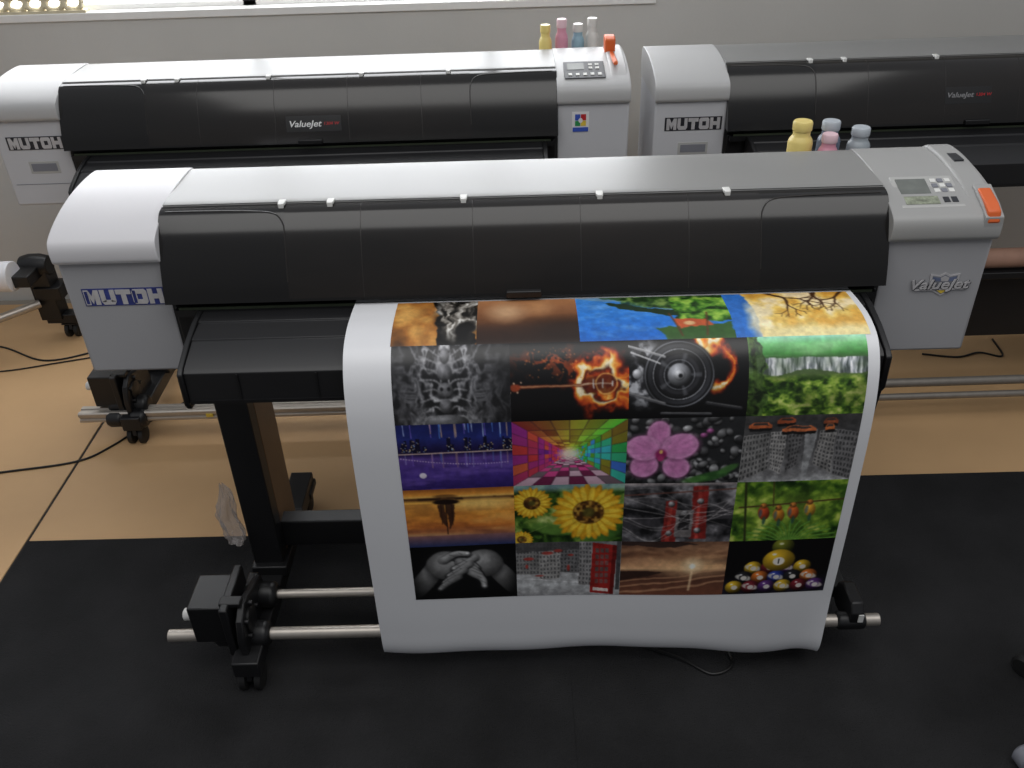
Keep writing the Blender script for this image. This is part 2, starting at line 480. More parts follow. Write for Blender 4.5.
    for i, lx in enumerate(LX):
        b = MB()
        b.box(lx - .045, lx + .038, .0, .05, .13, .79, 0)
        b.box(lx - .045, lx + .036, .052, .20, .13, .79, 1 if i == 0 else 0)
        b.box(lx - .05, lx + .05, -.02, .23, .12, .16, 0)
        mk("stand_leg", b, ['black', 'tanreflect'], R, .004, 2, label="black steel stand leg")
        yf = -.33 if i == 0 else -.13
        b = MB(); b.box(lx - .035, lx + .035, yf, .44, .078, .130)
        b.box(lx - .04, lx + .04, .36, .445, .076, .10)
        ft = mk("stand_foot", b, 'black', R, .004, 2)
        for yy in (yf + .04, .40):
            b = MB(); caster_mesh(b, lx - .005, yy)
            mk("caster", b, ['black', 'rubber'], ft, label="black twin-wheel caster")
    b = MB(); b.box(LX[0] + .03, LX[1] - .03, .05, .10, .175, .265)
    mk("cross_beam", b, 'black', R, .004, 2)
    r1 = (-.235, .135) if main else (-.245, .135)
    r2 = (-.125, .165) if main else (-.290, .105)
    for i, (bx, sg) in enumerate(((-.735, -1), (.848, 1))):
        b = MB()
        if sg < 0:
            b.box(bx - .135, bx - .035, -.270, -.150, .145, .270, 0)
            b.box(bx - .05, bx - .028, -.285, -.12, .11, .275, 0)
            b.prism([(-.300, .10), (-.305, .18), (-.285, .235), (-.245, .262), (-.19, .245), (-.10, .215), (-.085, .15), (-.11, .09), (-.20, .070)], bx - .014, bx + .006, 0)
            b.box(bx - .045, bx + .020, -.30, -.08, .078, .112, 0)
            b.box(bx - .03, bx + .0, -.16, -.09, .11, .215, 0)
            for yy, zz in (r1, r2):
                b.lath((bx - .095, yy, zz), (bx + .050, yy, zz), [(0, .024), (.1, .031), (.35, .031), (.4, .024), (.6, .024), (.65, .036), (.92, .036), (1, .026)], 24, 0)
        else:
            b.prism([(-.253, .118), (-.258, .18), (-.24, .205), (-.17, .205), (-.14, .18), (-.13, .12), (-.16, .108)], bx - .028, bx + .004, 0)
            b.box(bx - .07, bx + .0, -.14, .02, .115, .160, 0)
            b.box(lx + .03, bx - .03, -.02, .03, .115, .155, 0)
            b.lath((bx - .055, r1[0], r1[1]), (bx + .020, r1[0], r1[1]), [(0, .019), (.1, .024), (.9, .024), (1, .019)], 24, 0)
        tu = mk("take_up_bracket", b, 'bplastic', R, .004, 2, label="black media take-up bracket")
        if sg < 0:
            b = MB()
            for k in range(5):
                a = k * math.pi * 2 / 5
                b.cyl((bx + .004, -.235 + .044 * math.cos(a), .195 + .044 * math.sin(a)), (bx + .016, -.235 + .044 * math.cos(a), .195 + .044 * math.sin(a)), .007, 12)
            b.lath((bx + .0, -.235, .195), (bx + .014, -.235, .195), [(0, .036), (.8, .036), (1, .03)], 28)
            mk("drive_gear", b, 'bplastic', tu)
            b = MB()
            b.lath((bx - .162, -.235, .215), (bx - .135, -.235, .215), [(0, .012), (.1, .016), (.8, .016), (1, .010)], 20)
            mk("adjust_knob", b, 'stickerw', tu, label="small white round knob")
            b = MB(); b.box(bx - .055, bx + .0, -.262, -.232, .262, .276)
            mk("clamp_handle", b, 'bplastic', tu, .003)
        else:
            b = MB(); b.box(bx - .010, bx + .003, -.2615, -.2585, .155, .180)
            mk("warning_tag", b, 'stickerw', tu, label="small white tag")
    if variant == 'rear_a':
        b = MB()
        prof = [(-.295, .095), (-.300, .100), (-.300, .108), (-.294, .111), (-.294, .117), (-.300, .120), (-.300, .132), (-.295, .136), (-.283, .136), (-.281, .131), (-.269, .131), (-.267, .136), (-.250, .136), (-.246, .131), (-.246, .098), (-.250, .095)]
        b.prism(prof, -.93, .80)
        mk("aluminium_rail", b, 'alu', R, .0008, 1, label="flat grooved aluminium rail")
        b = MB(); b.box(-.47, -.445, -.303, -.294, .108, .122)
        mk("rail_clip", b, 'yellowink', R, .001, 1, label="small yellow clip on the rail")
    else:
        b = MB(); b.cyl((-.955, r1[0], r1[1]), (.905 if main else .915, r1[0], r1[1]), .0165, 28)
        mk("take_up_rod", b, 'alu' if main else 'dullalu', R, .002, 2, label="brushed aluminium take-up bar")
        b = MB(); b.cyl((-.73 if main else -.93, r2[0], r2[1]), (.80, r2[0], r2[1]), .0125, 24)
        mk("take_up_rod", b, 'alu' if main else 'dullalu', R, .001, 2, label="thinner aluminium take-up bar")
    if variant == 'rear_b':
        b = MB(); b.box(-.30, .90, -.14, -.10, .26, .54); b.box(-.30, .90, -.20, -.10, .52, .545); b.box(-.735, -.70, -.14, .02, .40, .46); b.box(-.72, -.29, -.14, -.10, .42, .46)
        b.box(.60, .64, -.12, .02, .40, .46)
        mk("media_shelf", b, 'black', R, .003, 2, label="black shelf panel on the stand")
    return R

P_MAIN = build_printer('main', (0, 0, 0), 0, "grey and black wide-format printer with a colourful sheet hanging out")
P_A = build_printer('rear_a', (-.6835, 1.0988, 0), .0081, "wide-format printer beside the wall with four ink bottles on its tray")
P_B = build_printer('rear_b', (1.4976, 1.1051, 0), .0093, "white and black wide-format printer standing empty along the wall")

# ------------------------------------------------------------------ printed sheet
PX, PW = -.385, 1.124
PATH = cr([(.02, .997), (-.03, .998), (-.09, 1.003), (-.16, 1.003), (-.220, .986), (-.258, .943), (-.278, .88), (-.287, .80), (-.290, .70), (-.291, .5), (-.291, .30), (-.290, .20), (-.287, .135), (-.272, .100), (-.245, .092), (-.20, .098), (-.165, .112), (-.140, .138)], 12)
PATH = np.array(PATH)
SL = np.concatenate([[0], np.cumsum(np.linalg.norm(np.diff(PATH, axis=0), axis=1))])
STOT = SL[-1]
TAN = np.gradient(PATH, axis=0); TAN /= np.linalg.norm(TAN, axis=1)[:, None]
def path_pos(u, s, off):
    y = np.interp(s, SL, PATH[:, 0]); z = np.interp(s, SL, PATH[:, 1])
    ty = np.interp(s, SL, TAN[:, 0]); tz = np.interp(s, SL, TAN[:, 1])
    ny, nz = tz, -ty
    k = np.clip((s - .25) / .5, 0, 1)
    wob = k * (.004 * np.sin(u * 9.0 + 1.0) + .003 * np.sin(u * 4 + s * 5))
    kb = np.clip((s - .95) / .2, 0, 1); kb = kb * kb * (3 - 2 * kb)
    sag = kb * (.024 * np.exp(-((u - .84) / .13) ** 2) + .006 * np.sin(u * 7 + .4) + .003 * np.sin(u * 23) + .010 * u)
    kc = np.clip((u - .93) / .07, 0, 1) ** 2 * kb
    y = y + ny * off - wob - .012 * kc
    z = z + nz * off - sag - .010 * kc
    x = PX + PW * u
    return x, y, z
def s_of_z(zz):
    zs = PATH[40:, 1]; ss = SL[40:]
    m = np.argmax(zs < zz)
    return ss[m - 1] + (zs[m - 1] - zz) / (zs[m - 1] - zs[m]) * (ss[m] - ss[m - 1])

def grid_obj(name, u0, u1, s0, s1, nu, ns, off, mat, colors=None, parent=None, label=None):
    uu, ss = np.meshgrid(np.linspace(u0, u1, nu), np.linspace(s0, s1, ns))
    x, y, z = path_pos(uu, ss, off)
    co = np.stack([x, y, z], -1).reshape(-1, 3).astype(np.float32)
    idx = np.arange(nu * ns).reshape(ns, nu)
    f = np.stack([idx[:-1, :-1], idx[1:, :-1], idx[1:, 1:], idx[:-1, 1:]], -1).reshape(-1, 4)
    me = bpy.data.meshes.new(name)
    me.vertices.add(len(co)); me.vertices.foreach_set("co", co.ravel())
    me.loops.add(f.size); me.loops.foreach_set("vertex_index", f.ravel().astype(np.int32))
    me.polygons.add(len(f)); me.polygons.foreach_set("loop_start", (np.arange(len(f)) * 4).astype(np.int32))
    me.update(calc_edges=True)
    if colors is not None:
        a = me.color_attributes.new("Col", 'FLOAT_COLOR', 'POINT')
        c = np.concatenate([s2l(np.clip(colors, 0, 255)).reshape(-1, 3), np.ones((nu * ns, 1))], 1).astype(np.float32)
        a.data.foreach_set("color", c.ravel())
    me.materials.append(M[mat])
    me.shade_smooth()
    ob = bpy.data.objects.new(name, me)
    COL.objects.link(ob)
    if parent: ob.parent = parent
    if label: ob["label"] = label
    return ob

sheet = grid_obj("printed_sheet", 0, 1, 0, STOT, 90, 260, 0, 'paper')
tag(sheet, "white photo paper sheet with a grid of twenty colourful pictures", "printed paper")

# --- painting
NU, NV = 176, 124
class Pic:
    def __init__(s, base, A=1.42, nu=NU, nv=NV):
        s.A = A; s.nu = nu; s.nv = nv
        s.U, s.V = np.meshgrid(np.linspace(0, 1, nu), np.linspace(0, 1, nv))
        s.U0, s.V0 = s.U, s.V
        s.c = np.zeros((nv, nu, 3)) + np.array(base, float)
        s.soft = 2; s.tx = .14
    def nz(s, sc, seed, oc=3, sx=1.0, sy=1.0):
        out = 0; amp = 1; tot = 0
        for o in range(oc):
            r = np.random.RandomState(seed * 17 + o)
            n = int(sc * max(sx, sy, 1) * 2 ** o) + 3
            g = r.rand(n * 3 + 4, n * 3 + 4)
            x = np.clip(s.U + .2, 0, 9) * s.A * sc * sx * 2 ** o; y = np.clip(s.V + .2, 0, 9) * sc * sy * 2 ** o
            x = np.minimum(x, n * 3); y = np.minimum(y, n * 3)
            xi = x.astype(int); yi = y.astype(int); fx = x - xi; fy = y - yi
            fx = fx * fx * (3 - 2 * fx); fy = fy * fy * (3 - 2 * fy)
            v = (g[yi, xi] * (1 - fx) + g[yi, xi + 1] * fx) * (1 - fy) + (g[yi + 1, xi] * (1 - fx) + g[yi + 1, xi + 1] * fx) * fy
            out = out + v * amp; tot += amp; amp *= .55
        return out / tot
    def warp(s, amt, sc, seed):
        a = s.nz(sc, seed) - .5; b = s.nz(sc, seed + 50) - .5
        s.U = s.U0 + amt * a / s.A; s.V = s.V0 + amt * b; return s
    def unwarp(s):
        s.U, s.V = s.U0, s.V0; return s
    def mix(s, m, c):
        m = np.clip(m, 0, 1)[..., None]
        s.c = s.c * (1 - m) + np.array(c, float) * m
        return s
    def mul(s, k):
        s.c = s.c * k[..., None]; return s
    def gradv(s, stops):
        ts = [t for t, _ in stops]
        for k in range(3):
            s.c[..., k] = np.interp(s.V, ts, [c[k] for _, c in stops])
        return s
    def cmap(s, val, stops, mask=None):
        ts = [t for t, _ in stops]
        c = np.stack([np.interp(val, ts, [q[k] for _, q in stops]) for k in range(3)], -1)
        m = np.clip(mask if mask is not None else np.ones_like(val), 0, 1)[..., None]
        s.c = s.c * (1 - m) + c * m
        return s
    def _d(s, cx, cy, rot=0.0):
        dx = (s.U - cx) * s.A; dy = s.V - cy
        if rot:
            dx, dy = dx * math.cos(rot) + dy * math.sin(rot), -dx * math.sin(rot) + dy * math.cos(rot)
        return dx, dy
    def ell(s, cx, cy, rx, ry, c, a=1.0, soft=.08, rot=0.0):
        dx, dy = s._d(cx, cy, rot)
        d = np.sqrt((dx / rx) ** 2 + (dy / ry) ** 2)
        return s.mix(a * np.clip((1 - d) / soft + .5, 0, 1), c)
    def ball(s, cx, cy, rx, ry, c, hi=1.35, lo=.25, rot=0.0, lx=-.3, ly=-.45, a=1.0):
        dx, dy = s._d(cx, cy, rot)
        d = np.sqrt((dx / rx) ** 2 + (dy / ry) ** 2)
        ex, ey = s._d(cx, cy)
        sh = np.clip(np.sqrt((ex / rx - lx) ** 2 + (ey / ry - ly) ** 2) / 1.5, 0, 1)
        k = hi + (lo - hi) * sh
        col = np.clip(np.array(c, float) * k[..., None], 0, 255)
        m = (a * np.clip((1 - d) / .10 + .5, 0, 1))[..., None]
        s.c = s.c * (1 - m) + col * m
        return s
    def ring(s, cx, cy, r, w, c, a=1.0):
        d = np.hypot((s.U - cx) * s.A, s.V - cy)
        return s.mix(a * np.clip((w - abs(d - r)) / (.5 * w), 0, 1), c)
    def line(s, x0, y0, x1, y1, w, c, a=1.0):
        ax, ay, bx, by = x0 * s.A, y0, x1 * s.A, y1
        px = s.U * s.A - ax; py = s.V - ay; dx = bx - ax; dy = by - ay
        t = np.clip((px * dx + py * dy) / (dx * dx + dy * dy + 1e-9), 0, 1)
        d = np.hypot(px - t * dx, py - t * dy)
        return s.mix(a * np.clip((w - d) / (w * .5), 0, 1), c)
    def poly(s, pts, c, a=1.0):
        ins = np.zeros_like(s.U, bool)
        n = len(pts)
        for i in range(n):
            x0, y0 = pts[i]; x1, y1 = pts[(i + 1) % n]
            if y0 == y1: continue
            cond = ((y0 > s.V) != (y1 > s.V)) & (s.U < (x1 - x0) * (s.V - y0) / (y1 - y0) + x0)
            ins ^= cond
        return s.mix(a * ins, c)
    def done(s):
        s.unwarp()
        c = s.c
        for _ in range(s.soft):
            q = np.pad(c, ((1, 1), (1, 1), (0, 0)), mode='edge')
            c = (q[1:-1, 1:-1] * 2 + q[:-2, 1:-1] + q[2:, 1:-1] + q[1:-1, :-2] + q[1:-1, 2:]) / 6
        n = s.nz(16, 91, 3) - .5
        c = c * (1 + s.tx * 2 * n[..., None])
        g = c.mean(-1, keepdims=True)
        return c * .92 + g * .08

HEAT = [(0, (0, 0, 0)), (.25, (80, 18, 6)), (.45, (184, 60, 14)), (.65, (236, 128, 34)), (.85, (252, 200, 96)), (1, (255, 240, 200))]
def fire(p, cx, cy, R, w, seed, amp=1.2, base=.10):
    d = np.hypot((p.U - cx) * p.A, p.V - cy)
    n = p.nz(7, seed, 5)
    I = np.clip(1 - abs(d - R) / w, 0, 1) * (base + 1.5 * n) + (n - .55) * .5 * np.clip(1 - abs(d - R) / (w * 1.6), 0, 1) * amp
    I = np.clip(I, 0, 1)
    p.cmap(I, HEAT, np.clip(I * 4, 0, 1))

def pA():
    p = Pic((150, 95, 40), 1.1); p.soft = 3
    p.cmap(p.nz(3, 3), [(.2, (70, 42, 18)), (.5, (168, 104, 40)), (.8, (216, 160, 80))])
    for x, y, r in ((.1, .5, .12), (.3, .75, .1), (.22, .3, .14), (.4, .5, .08)): p.ell(x, y, r, r, (224, 170, 84), .5, .9)
    p.warp(.2, 5, 7)
    p.poly([(.48, 0), (1, 0), (1, 1), (.54, 1)], (14, 12, 10))
    f = p.nz(9, 5, 4, 1.4, .6)
    p.cmap(f, [(.38, (14, 12, 10)), (.55, (120, 114, 106)), (.72, (232, 230, 224))], np.clip(1 - np.hypot((p.U - .80) * 2.8, (p.V - .40) * 1.7), 0, 1) * 3)
    p.ell(.88, .75, .14, .18, (15, 12, 10), 1, .5)
    return p
def pB():
    p = Pic((90, 55, 32), 1.3); p.soft = 3; p.tx = .05
    p.gradv([(0, (184, 124, 80)), (.45, (126, 78, 46)), (1, (44, 26, 16))])
    p.ell(.3, .35, .22, .22, (226, 184, 140), .7, 1.2); p.ell(.62, .25, .16, .2, (205, 150, 100), .6, 1.2)
    p.ell(.9, .8, .6, .25, (30, 18, 12), .7, 1.0); p.ell(.1, .9, .5, .2, (40, 22, 14), .6, 1.0)
    return p
def pC():
    p = Pic((40, 120, 215), 1.9); p.gradv([(0, (64, 140, 226)), (.5, (40, 124, 222)), (1, (22, 98, 196))])
    p.mix(np.clip(p.nz(5, 2, 4, .6, 2) - .45, 0, .3), (150, 200, 250))
    p.warp(.10, 8, 3)
    p.poly([(0, .02), (.3, .16), (.6, .40), (1, .60), (1, 0), (.2, -.1)], (104, 150, 190))
    p.poly([(.16, .0), (.3, .12), (.6, .36), (1, .52), (1, 0)], (62, 96, 52))
    p.cmap(p.nz(12, 4, 4), [(.3, (22, 44, 20)), (.5, (62, 100, 40)), (.7, (140, 170, 80))], (p.V < .5) * (p.U > .3) * (p.V < .1 + .45 * p.U) * .8)
    p.poly([(.18, .16), (.6, .40), (1, .54), (1, .72), (.62, .56), (.3, .36)], (28, 52, 30))
    p.cmap(p.nz(10, 6, 4), [(.3, (24, 54, 18)), (.5, (70, 130, 36)), (.72, (150, 196, 70))], (p.U > .64) * (p.V < .70) * (p.V > .08))
    p.poly([(.50, .82), (1, .74), (1, 1.1), (.6, 1.1)], (52, 92, 38))
    p.poly([(.62, .62), (.84, .65), (.88, .78), (.66, .84)], (196, 86, 44)); p.unwarp()
    p.line(.6, .5, .66, .95, .014, (96, 54, 30)); p.line(.85, .5, .82, .95, .014, (96, 54, 30)); p.ell(.72, .73, .07, .04, (228, 186, 130), .9, .4)
    return p
def pD():
    p = Pic((236, 184, 60), 1.7); p.gradv([(0, (222, 150, 46)), (.5, (240, 198, 88)), (1, (246, 226, 160))])
    p.cmap(p.nz(4, 9, 4), [(.3, (222, 160, 56)), (.5, (244, 208, 106)), (.68, (255, 242, 210))], np.ones_like(p.U) * .75)
    p.warp(.12, 5, 3)
    p.poly([(-.1, -.1), (.15, -.1), (.20, .4), (.18, 1.1), (-.1, 1.1)], (44, 112, 204)); p.ell(.19, .7, .12, .35, (250, 235, 190), .8, .8)
    p.mix(np.clip((p.V - .78) * 8, 0, 1) * (p.U > .2), (244, 226, 160))
    r = np.random.RandomState(4)
    def br(x, y, a, L, w, dep):
        x2 = x + math.cos(a) * L / p.A; y2 = y + math.sin(a) * L
        p.line(x, y, x2, y2, w, (62, 34, 14), .95)
        if dep > 0:
            for k in (-1, 1): br(x2, y2, a + k * (.35 + .3 * r.rand()), L * .72, w * .62, dep - 1)
    br(.36, -.05, .9, .28, .04, 4); br(.72, -.05, 1.7, .22, .035, 4); br(.95, .0, 2.3, .25, .03, 3)
    return p
def pE():
    p = Pic((30, 30, 33)); p.tx = .25
    um = abs(p.U0 - .45) * 1.5
    q = Pic((0, 0, 0)); q.U = um; q.U0 = um
    a = q.nz(4, 11, 4); q.U = um + .25 * (q.nz(3, 8) - .5); q.V = q.V0 + .3 * (q.nz(3, 9) - .5)
    n = q.nz(5, 12, 4); v = np.clip(1 - abs(n - .5) * 7, 0, 1)
    body = np.clip(1.2 - um * 1.4, 0.2, 1)
    p.cmap(v * body * (.4 + a), [(0, (26, 26, 28)), (.4, (84, 84, 88)), (.9, (190, 190, 194))])
    for k in range(7):
        t = .12 + .11 * k
        for sg in (-1, 1):
            pts = cr([(.45 + sg * .02, t + .06), (.45 + sg * .09, t - .02), (.45 + sg * (.18 + .03 * (k % 2)), t - .12 + .03 * k)], 4)
            for s0, s1 in zip(pts[:-1], pts[1:]): p.line(s0[0], s0[1], s1[0], s1[1], .016, (158, 158, 162), .5)
    for y, r in ((.14, .06), (.34, .09), (.56, .10), (.76, .08)):
        p.ball(.45, y, r, .10, (110, 110, 114), 1.5, .25, a=.85)
    for sg in (-1, 1): p.ell(.45 + sg * .03, .54, .02, .025, (16, 16, 18), .9, .5)
    p.ball(.45, .97, .26, .10, (120, 120, 124), 1.4, .2)
    return p
def pF():
    p = Pic((8, 6, 8)); p.tx = .1
    p.warp(.34, 5, 5)
    fire(p, .76, .50, .20, .30, 21, 1.2, .30); fire(p, .80, .52, .08, .14, 22)
    p.mix((p.nz(9, 3, 4) > .60) * np.clip(1 - np.hypot((p.U - .36) * 2.4, (p.V - .26) * 4), 0, 1) * .9, (190, 74, 24))
    p.warp(.03, 6, 5)
    p.ell(.70, .53, .14, .09, (70, 20, 10), .75, .4); p.ell(.81, .53, .12, .13, (84, 26, 10), .75, .4); p.ring(.81, .53, .125, .009, (255, 200, 110), .8)
    p.line(.04, .55, .66, .53, .026, (112, 48, 24)); p.line(.04, .55, .66, .53, .010, (214, 160, 116), .8)
    p.line(.6, .53, .86, .525, .010, (225, 205, 180), .7); p.line(.70, .48, .70, .58, .010, (195, 195, 195)); p.line(.78, .48, .78, .58, .010, (195, 195, 195)); p.line(.86, .50, .86, .56, .012, (205, 205, 205))
    p.ell(.04, .55, .06, .05, (150, 60, 30), 1, .4)
    for k in range(4): p.ell(.0 + .03 * k, .49 if k % 2 else .61, .010, .014, (210, 170, 140))
    r = np.random.RandomState(3)
    for k in range(60):
        p.ell(.12 + .6 * r.rand(), .05 + .40 * r.rand(), .008, .008, (230, 140, 60), .8)
    return p
def pG():
    p = Pic((9, 9, 11)); cx, cy = .42, .44; p.tx = .12; p.soft = 1
    p.warp(.3, 5, 6); fire(p, .66, .30, .26, .12, 31); p.unwarp(); p.mix((p.U < .5) * 1.0, (9, 9, 11)); p.mix(np.clip((p.V - .55) * 3, 0, .9), (9, 9, 11))
    p.warp(.04, 6, 3)
    n = p.nz(9, 15, 4); p.cmap(n, [(.35, (10, 10, 12)), (.52, (50, 50, 54)), (.66, (176, 178, 184))], np.clip(1 - np.hypot((p.U - .12) * 4.5, (p.V - .42) * 2.0), 0, 1) * 2.5)
    p.unwarp()
    p.ell(cx, cy, .43, .43, (14, 14, 16)); p.ring(cx, cy, .405, .012, (96, 98, 104)); p.ring(cx, cy, .35, .035, (46, 47, 52)); p.ring(cx, cy, .31, .008, (140, 142, 148))
    dx = (p.U - cx) * p.A; dy = p.V - cy; ang = np.arctan2(dy, dx); d = np.hypot(dx, dy)
    p.mul(np.where(d < .43, .65 + .6 * np.cos(ang + 2.2) ** 2, 1))
    p.ell(cx, cy, .28, .28, (22, 22, 25))
    p.ring(cx, cy, .22, .03, (44, 44, 48)); p.ring(cx, cy, .18, .008, (110, 112, 118)); p.mix((d < .27) * (d > .13) * np.clip(np.cos(ang * 5) * 3 - 2.2, 0, 1) * .7, (110, 112, 118))
    p.ball(cx, cy, .14, .14, (140, 142, 148), 1.6, .2); p.ball(cx, cy, .07, .07, (200, 202, 208), 1.3, .3); p.ell(cx + .01, cy + .01, .025, .025, (20, 20, 22), 1, .4)
    for x0, y0, x1, y1, w, g in ((.0, .08, .30, .22, .02, 150), (.02, .16, .26, .30, .012, 200), (.0, .66, .30, .80, .03, 90), (.28, .93, .7, .95, .02, 80), (.66, .80, .95, .88, .03, 50)):
        p.line(x0, y0, x1, y1, w, (g, g, g + 4), .85); p.line(x0, y0 - .01, x1, y1 - .01, w * .3, (min(255, g + 60),) * 3, .7)
    p.ball(.07, .42, .06, .06, (190, 192, 198), 1.3, .4)
    return p
def pH():
    p = Pic((60, 120, 30)); p.soft = 1; p.gradv([(0, (150, 224, 200)), (.10, (96, 196, 104)), (.22, (56, 140, 50)), (.29, (70, 96, 60)), (.46, (84, 106, 60)), (.6, (104, 146, 46)), (1, (62, 104, 32))])
    p.mix(np.clip(p.nz(4, 22, 3, .5, 2) - .4, 0, .5) * (p.V < .25), (200, 244, 190))
    p.warp(.05, 7, 3)
    fall = ((p.V > .27) & (p.V < .44 + .04 * np.sin(p.U * 9))).astype(float)
    st = p.nz(9, 5, 3, 3.6, .5)
    p.cmap(st, [(.3, (70, 80, 78)), (.47, (150, 158, 164)), (.64, (240, 242, 246))], fall * np.clip(.2 + p.nz(4, 8) * 1.5, 0, 1))
    low = np.clip((p.V - .46) * 12, 0, 1)
    p.cmap(p.nz(10, 6, 5, 1, 1.4), [(.3, (24, 48, 14)), (.47, (76, 116, 32)), (.6, (146, 182, 60)), (.75, (212, 226, 120))], low * .95)
    p.mul(1 - .35 * low * np.clip(p.nz(3, 17) * 2 - .8, 0, 1))
    p.unwarp()
    p.line(.03, 0, .08, 1, .035, (40, 32, 20)); p.warp(.3, 6, 8); p.cmap(p.nz(12, 9, 4), [(.4, (14, 28, 10)), (.7, (84, 120, 50))], (p.U < .13) * .85); p.unwarp()
    return p
def pI():
    # night skyline mirrored in purple water
    p = Pic((50, 36, 110)); p.soft = 1; p.gradv([(0, (22, 30, 90)), (.20, (34, 44, 120)), (.34, (30, 26, 80)), (.42, (26, 18, 60)), (.5, (84, 58, 140)), (.75, (70, 48, 140)), (1, (44, 30, 100))])
    r = np.random.RandomState(5)
    for k in range(26):
        x = r.rand(); w = .012 + .022 * r.rand(); h = .05 + .16 * r.rand()
        p.poly([(x, .40), (x + w, .40), (x + w, .40 - h), (x, .40 - h)], (16, 14, 40), .9)
        for q in range(5): p.ell(x + w * r.rand(), .40 - h * r.rand(), .007, .007, [(244, 214, 150), (160, 200, 250)][q % 2], .95, .6)
    for k in range(20):
        x = r.rand(); cc = [(90, 150, 240), (200, 220, 255), (140, 110, 230), (236, 190, 140)][k % 4]
        p.line(x, .0, x + .004, .08 + .14 * r.rand(), .008, cc, .65)
        p.line(x, .43, x, .50 + .18 * r.rand(), .010, cc, .35)
    p.line(.0, .43, 1, .41, .012, (226, 196, 176), .85)
    for k in range(40):
        x = .02 + .96 * k / 40; p.ell(x, .49 + .12 * math.sin(x * 2.2), .009, .008, (240, 222, 236), .9, .6)
    p.mix(np.clip(p.nz(4, 8, 4, .5, 2.4) * 2 - 1, 0, .4) * (p.V > .5), (130, 100, 196))
    p.ell(.2, .77, .045, .045, (236, 226, 244), 1, .2)
    return p
def pJ():
    p = Pic((200, 50, 80)); vx, vy = .50, .50; p.tx = .05; p.soft = 1
    dx = (p.U - vx) / .5; dy = (p.V - vy) / .5
    r = np.maximum(abs(dx), abs(dy)) + 1e-3
    depth = 1 / np.maximum(r, .09)
    ring = np.floor(depth * 2.2).astype(int)
    horiz = abs(dx) > abs(dy)
    q = np.where(horiz, dy / (abs(dx) + 1e-3), dx / (abs(dy) + 1e-3))
    cell = np.floor((q + 1) * 3).astype(int)
    side = np.where(horiz, np.where(dx > 0, 1, 3), np.where(dy > 0, 2, 0))
    rr = np.random.RandomState(6).rand(64, 16, 4)
    j = rr[np.clip(ring, 0, 63), np.clip(cell, 0, 15), side]
    hue = np.where(side == 0, .0 + .12 * (q + 1) + .06 * j, np.where(side == 1, .12 + .50 * j, np.where(side == 3, .78 + .26 * j, .92)))
    val = .55 + .38 * j
    sat = np.where(side == 2, .18 + .5 * (j > .6), .72)
    vv = np.where(side == 2, np.where((ring + cell) % 2 == 0, .90, .5), val)
    h6 = (hue % 1) * 6; i = np.floor(h6).astype(int) % 6; f = h6 - np.floor(h6)
    a_ = vv * (1 - sat); b_ = vv * (1 - sat * f); c_ = vv * (1 - sat * (1 - f))
    ch = [np.choose(i, [vv, b_, a_, a_, c_, vv]), np.choose(i, [c_, vv, vv, b_, a_, a_]), np.choose(i, [a_, a_, c_, vv, vv, b_])]
    p.c = np.stack(ch, -1) * 255
    edge = (np.abs(depth * 2.2 - np.round(depth * 2.2)) < .05) | (np.abs((q + 1) * 3 - np.round((q + 1) * 3)) < .05)
    p.mix(edge * .4, (60, 30, 50)); p.mul(.86 + .3 * np.clip(1 - r, 0, 1)); p.ell(vx, vy, .12, .08, (255, 244, 220), .9, 1.0)
    return p
def pK():
    p = Pic((40, 41, 43)); r = np.random.RandomState(8)
    for k in range(150):
        x, y = r.rand(), r.rand(); g = 50 + 130 * r.rand() ** 1.5; a = .035 + .05 * r.rand(); ro = r.rand() * 3
        p.ell(x, y + .01, a * 1.08, a * .8, (20, 20, 21), .9, .3, ro); p.ball(x, y, a, a * .68, (g, g, g + 2), 1.3, .4, ro)
    p.ell(.74, .90, .26, .07, (46, 88, 40), .95, .3, -.28); p.ell(.9, .78, .14, .05, (70, 120, 56), .8, .4, -.5); p.ell(.62, .94, .16, .05, (80, 134, 62), .7, .5, -.2)
    def petal(x, y, a, b, ro, base=(200, 116, 176)):
        p.ell(x, y + .02, a * 1.04, b * 1.04, (60, 26, 52), .5, .3, ro); p.ell(x, y, a, b, (226, 160, 208), 1, .1, ro); p.ell(x, y, a * .9, b * .88, base, .8, .9, ro)
        dx, dy = p._d(x, y, ro); m = np.clip(1 - np.sqrt((dx / a) ** 2 + (dy / b) ** 2), 0, 1) > 0
        p.mix(m * np.clip(np.cos(np.arctan2(p.V - .52, (p.U - .30) * p.A) * 26) - .4, 0, 1) * .25, (160, 60, 130))
    petal(.27, .22, .14, .18, .1); petal(.16, .72, .17, .18, .7); petal(.44, .74, .16, .18, -.7)
    petal(.15, .44, .22, .19, .25, (210, 124, 186)); petal(.46, .42, .23, .19, -.25, (210, 124, 186))
    p.ell(.30, .54, .07, .08, (150, 34, 96), 1, .5); p.ell(.30, .60, .04, .05, (176, 50, 110)); p.ell(.30, .50, .022, .03, (244, 200, 110), 1, .5)
    for x, y in ((.66, .26), (.71, .20)): p.ball(x, y, .05, .04, (170, 90, 150))
    return p
def facade(p, quad, nx, ny, wall, win, a=1.0):
    q = np.array(quad, float)
    p.poly([tuple(x) for x in q], wall, a)
    def bl(s_, t_): return tuple((q[0] * (1 - s_) + q[1] * s_) * (1 - t_) + (q[3] * (1 - s_) + q[2] * s_) * t_)
    for i in range(nx):
        for j in range(ny):
            s0, s1 = (i + .25) / nx, (i + .75) / nx; t0, t1 = (j + .2) / ny, (j + .75) / ny
            p.poly([bl(s0, t0), bl(s1, t0), bl(s1, t1), bl(s0, t1)], win, a * .8)
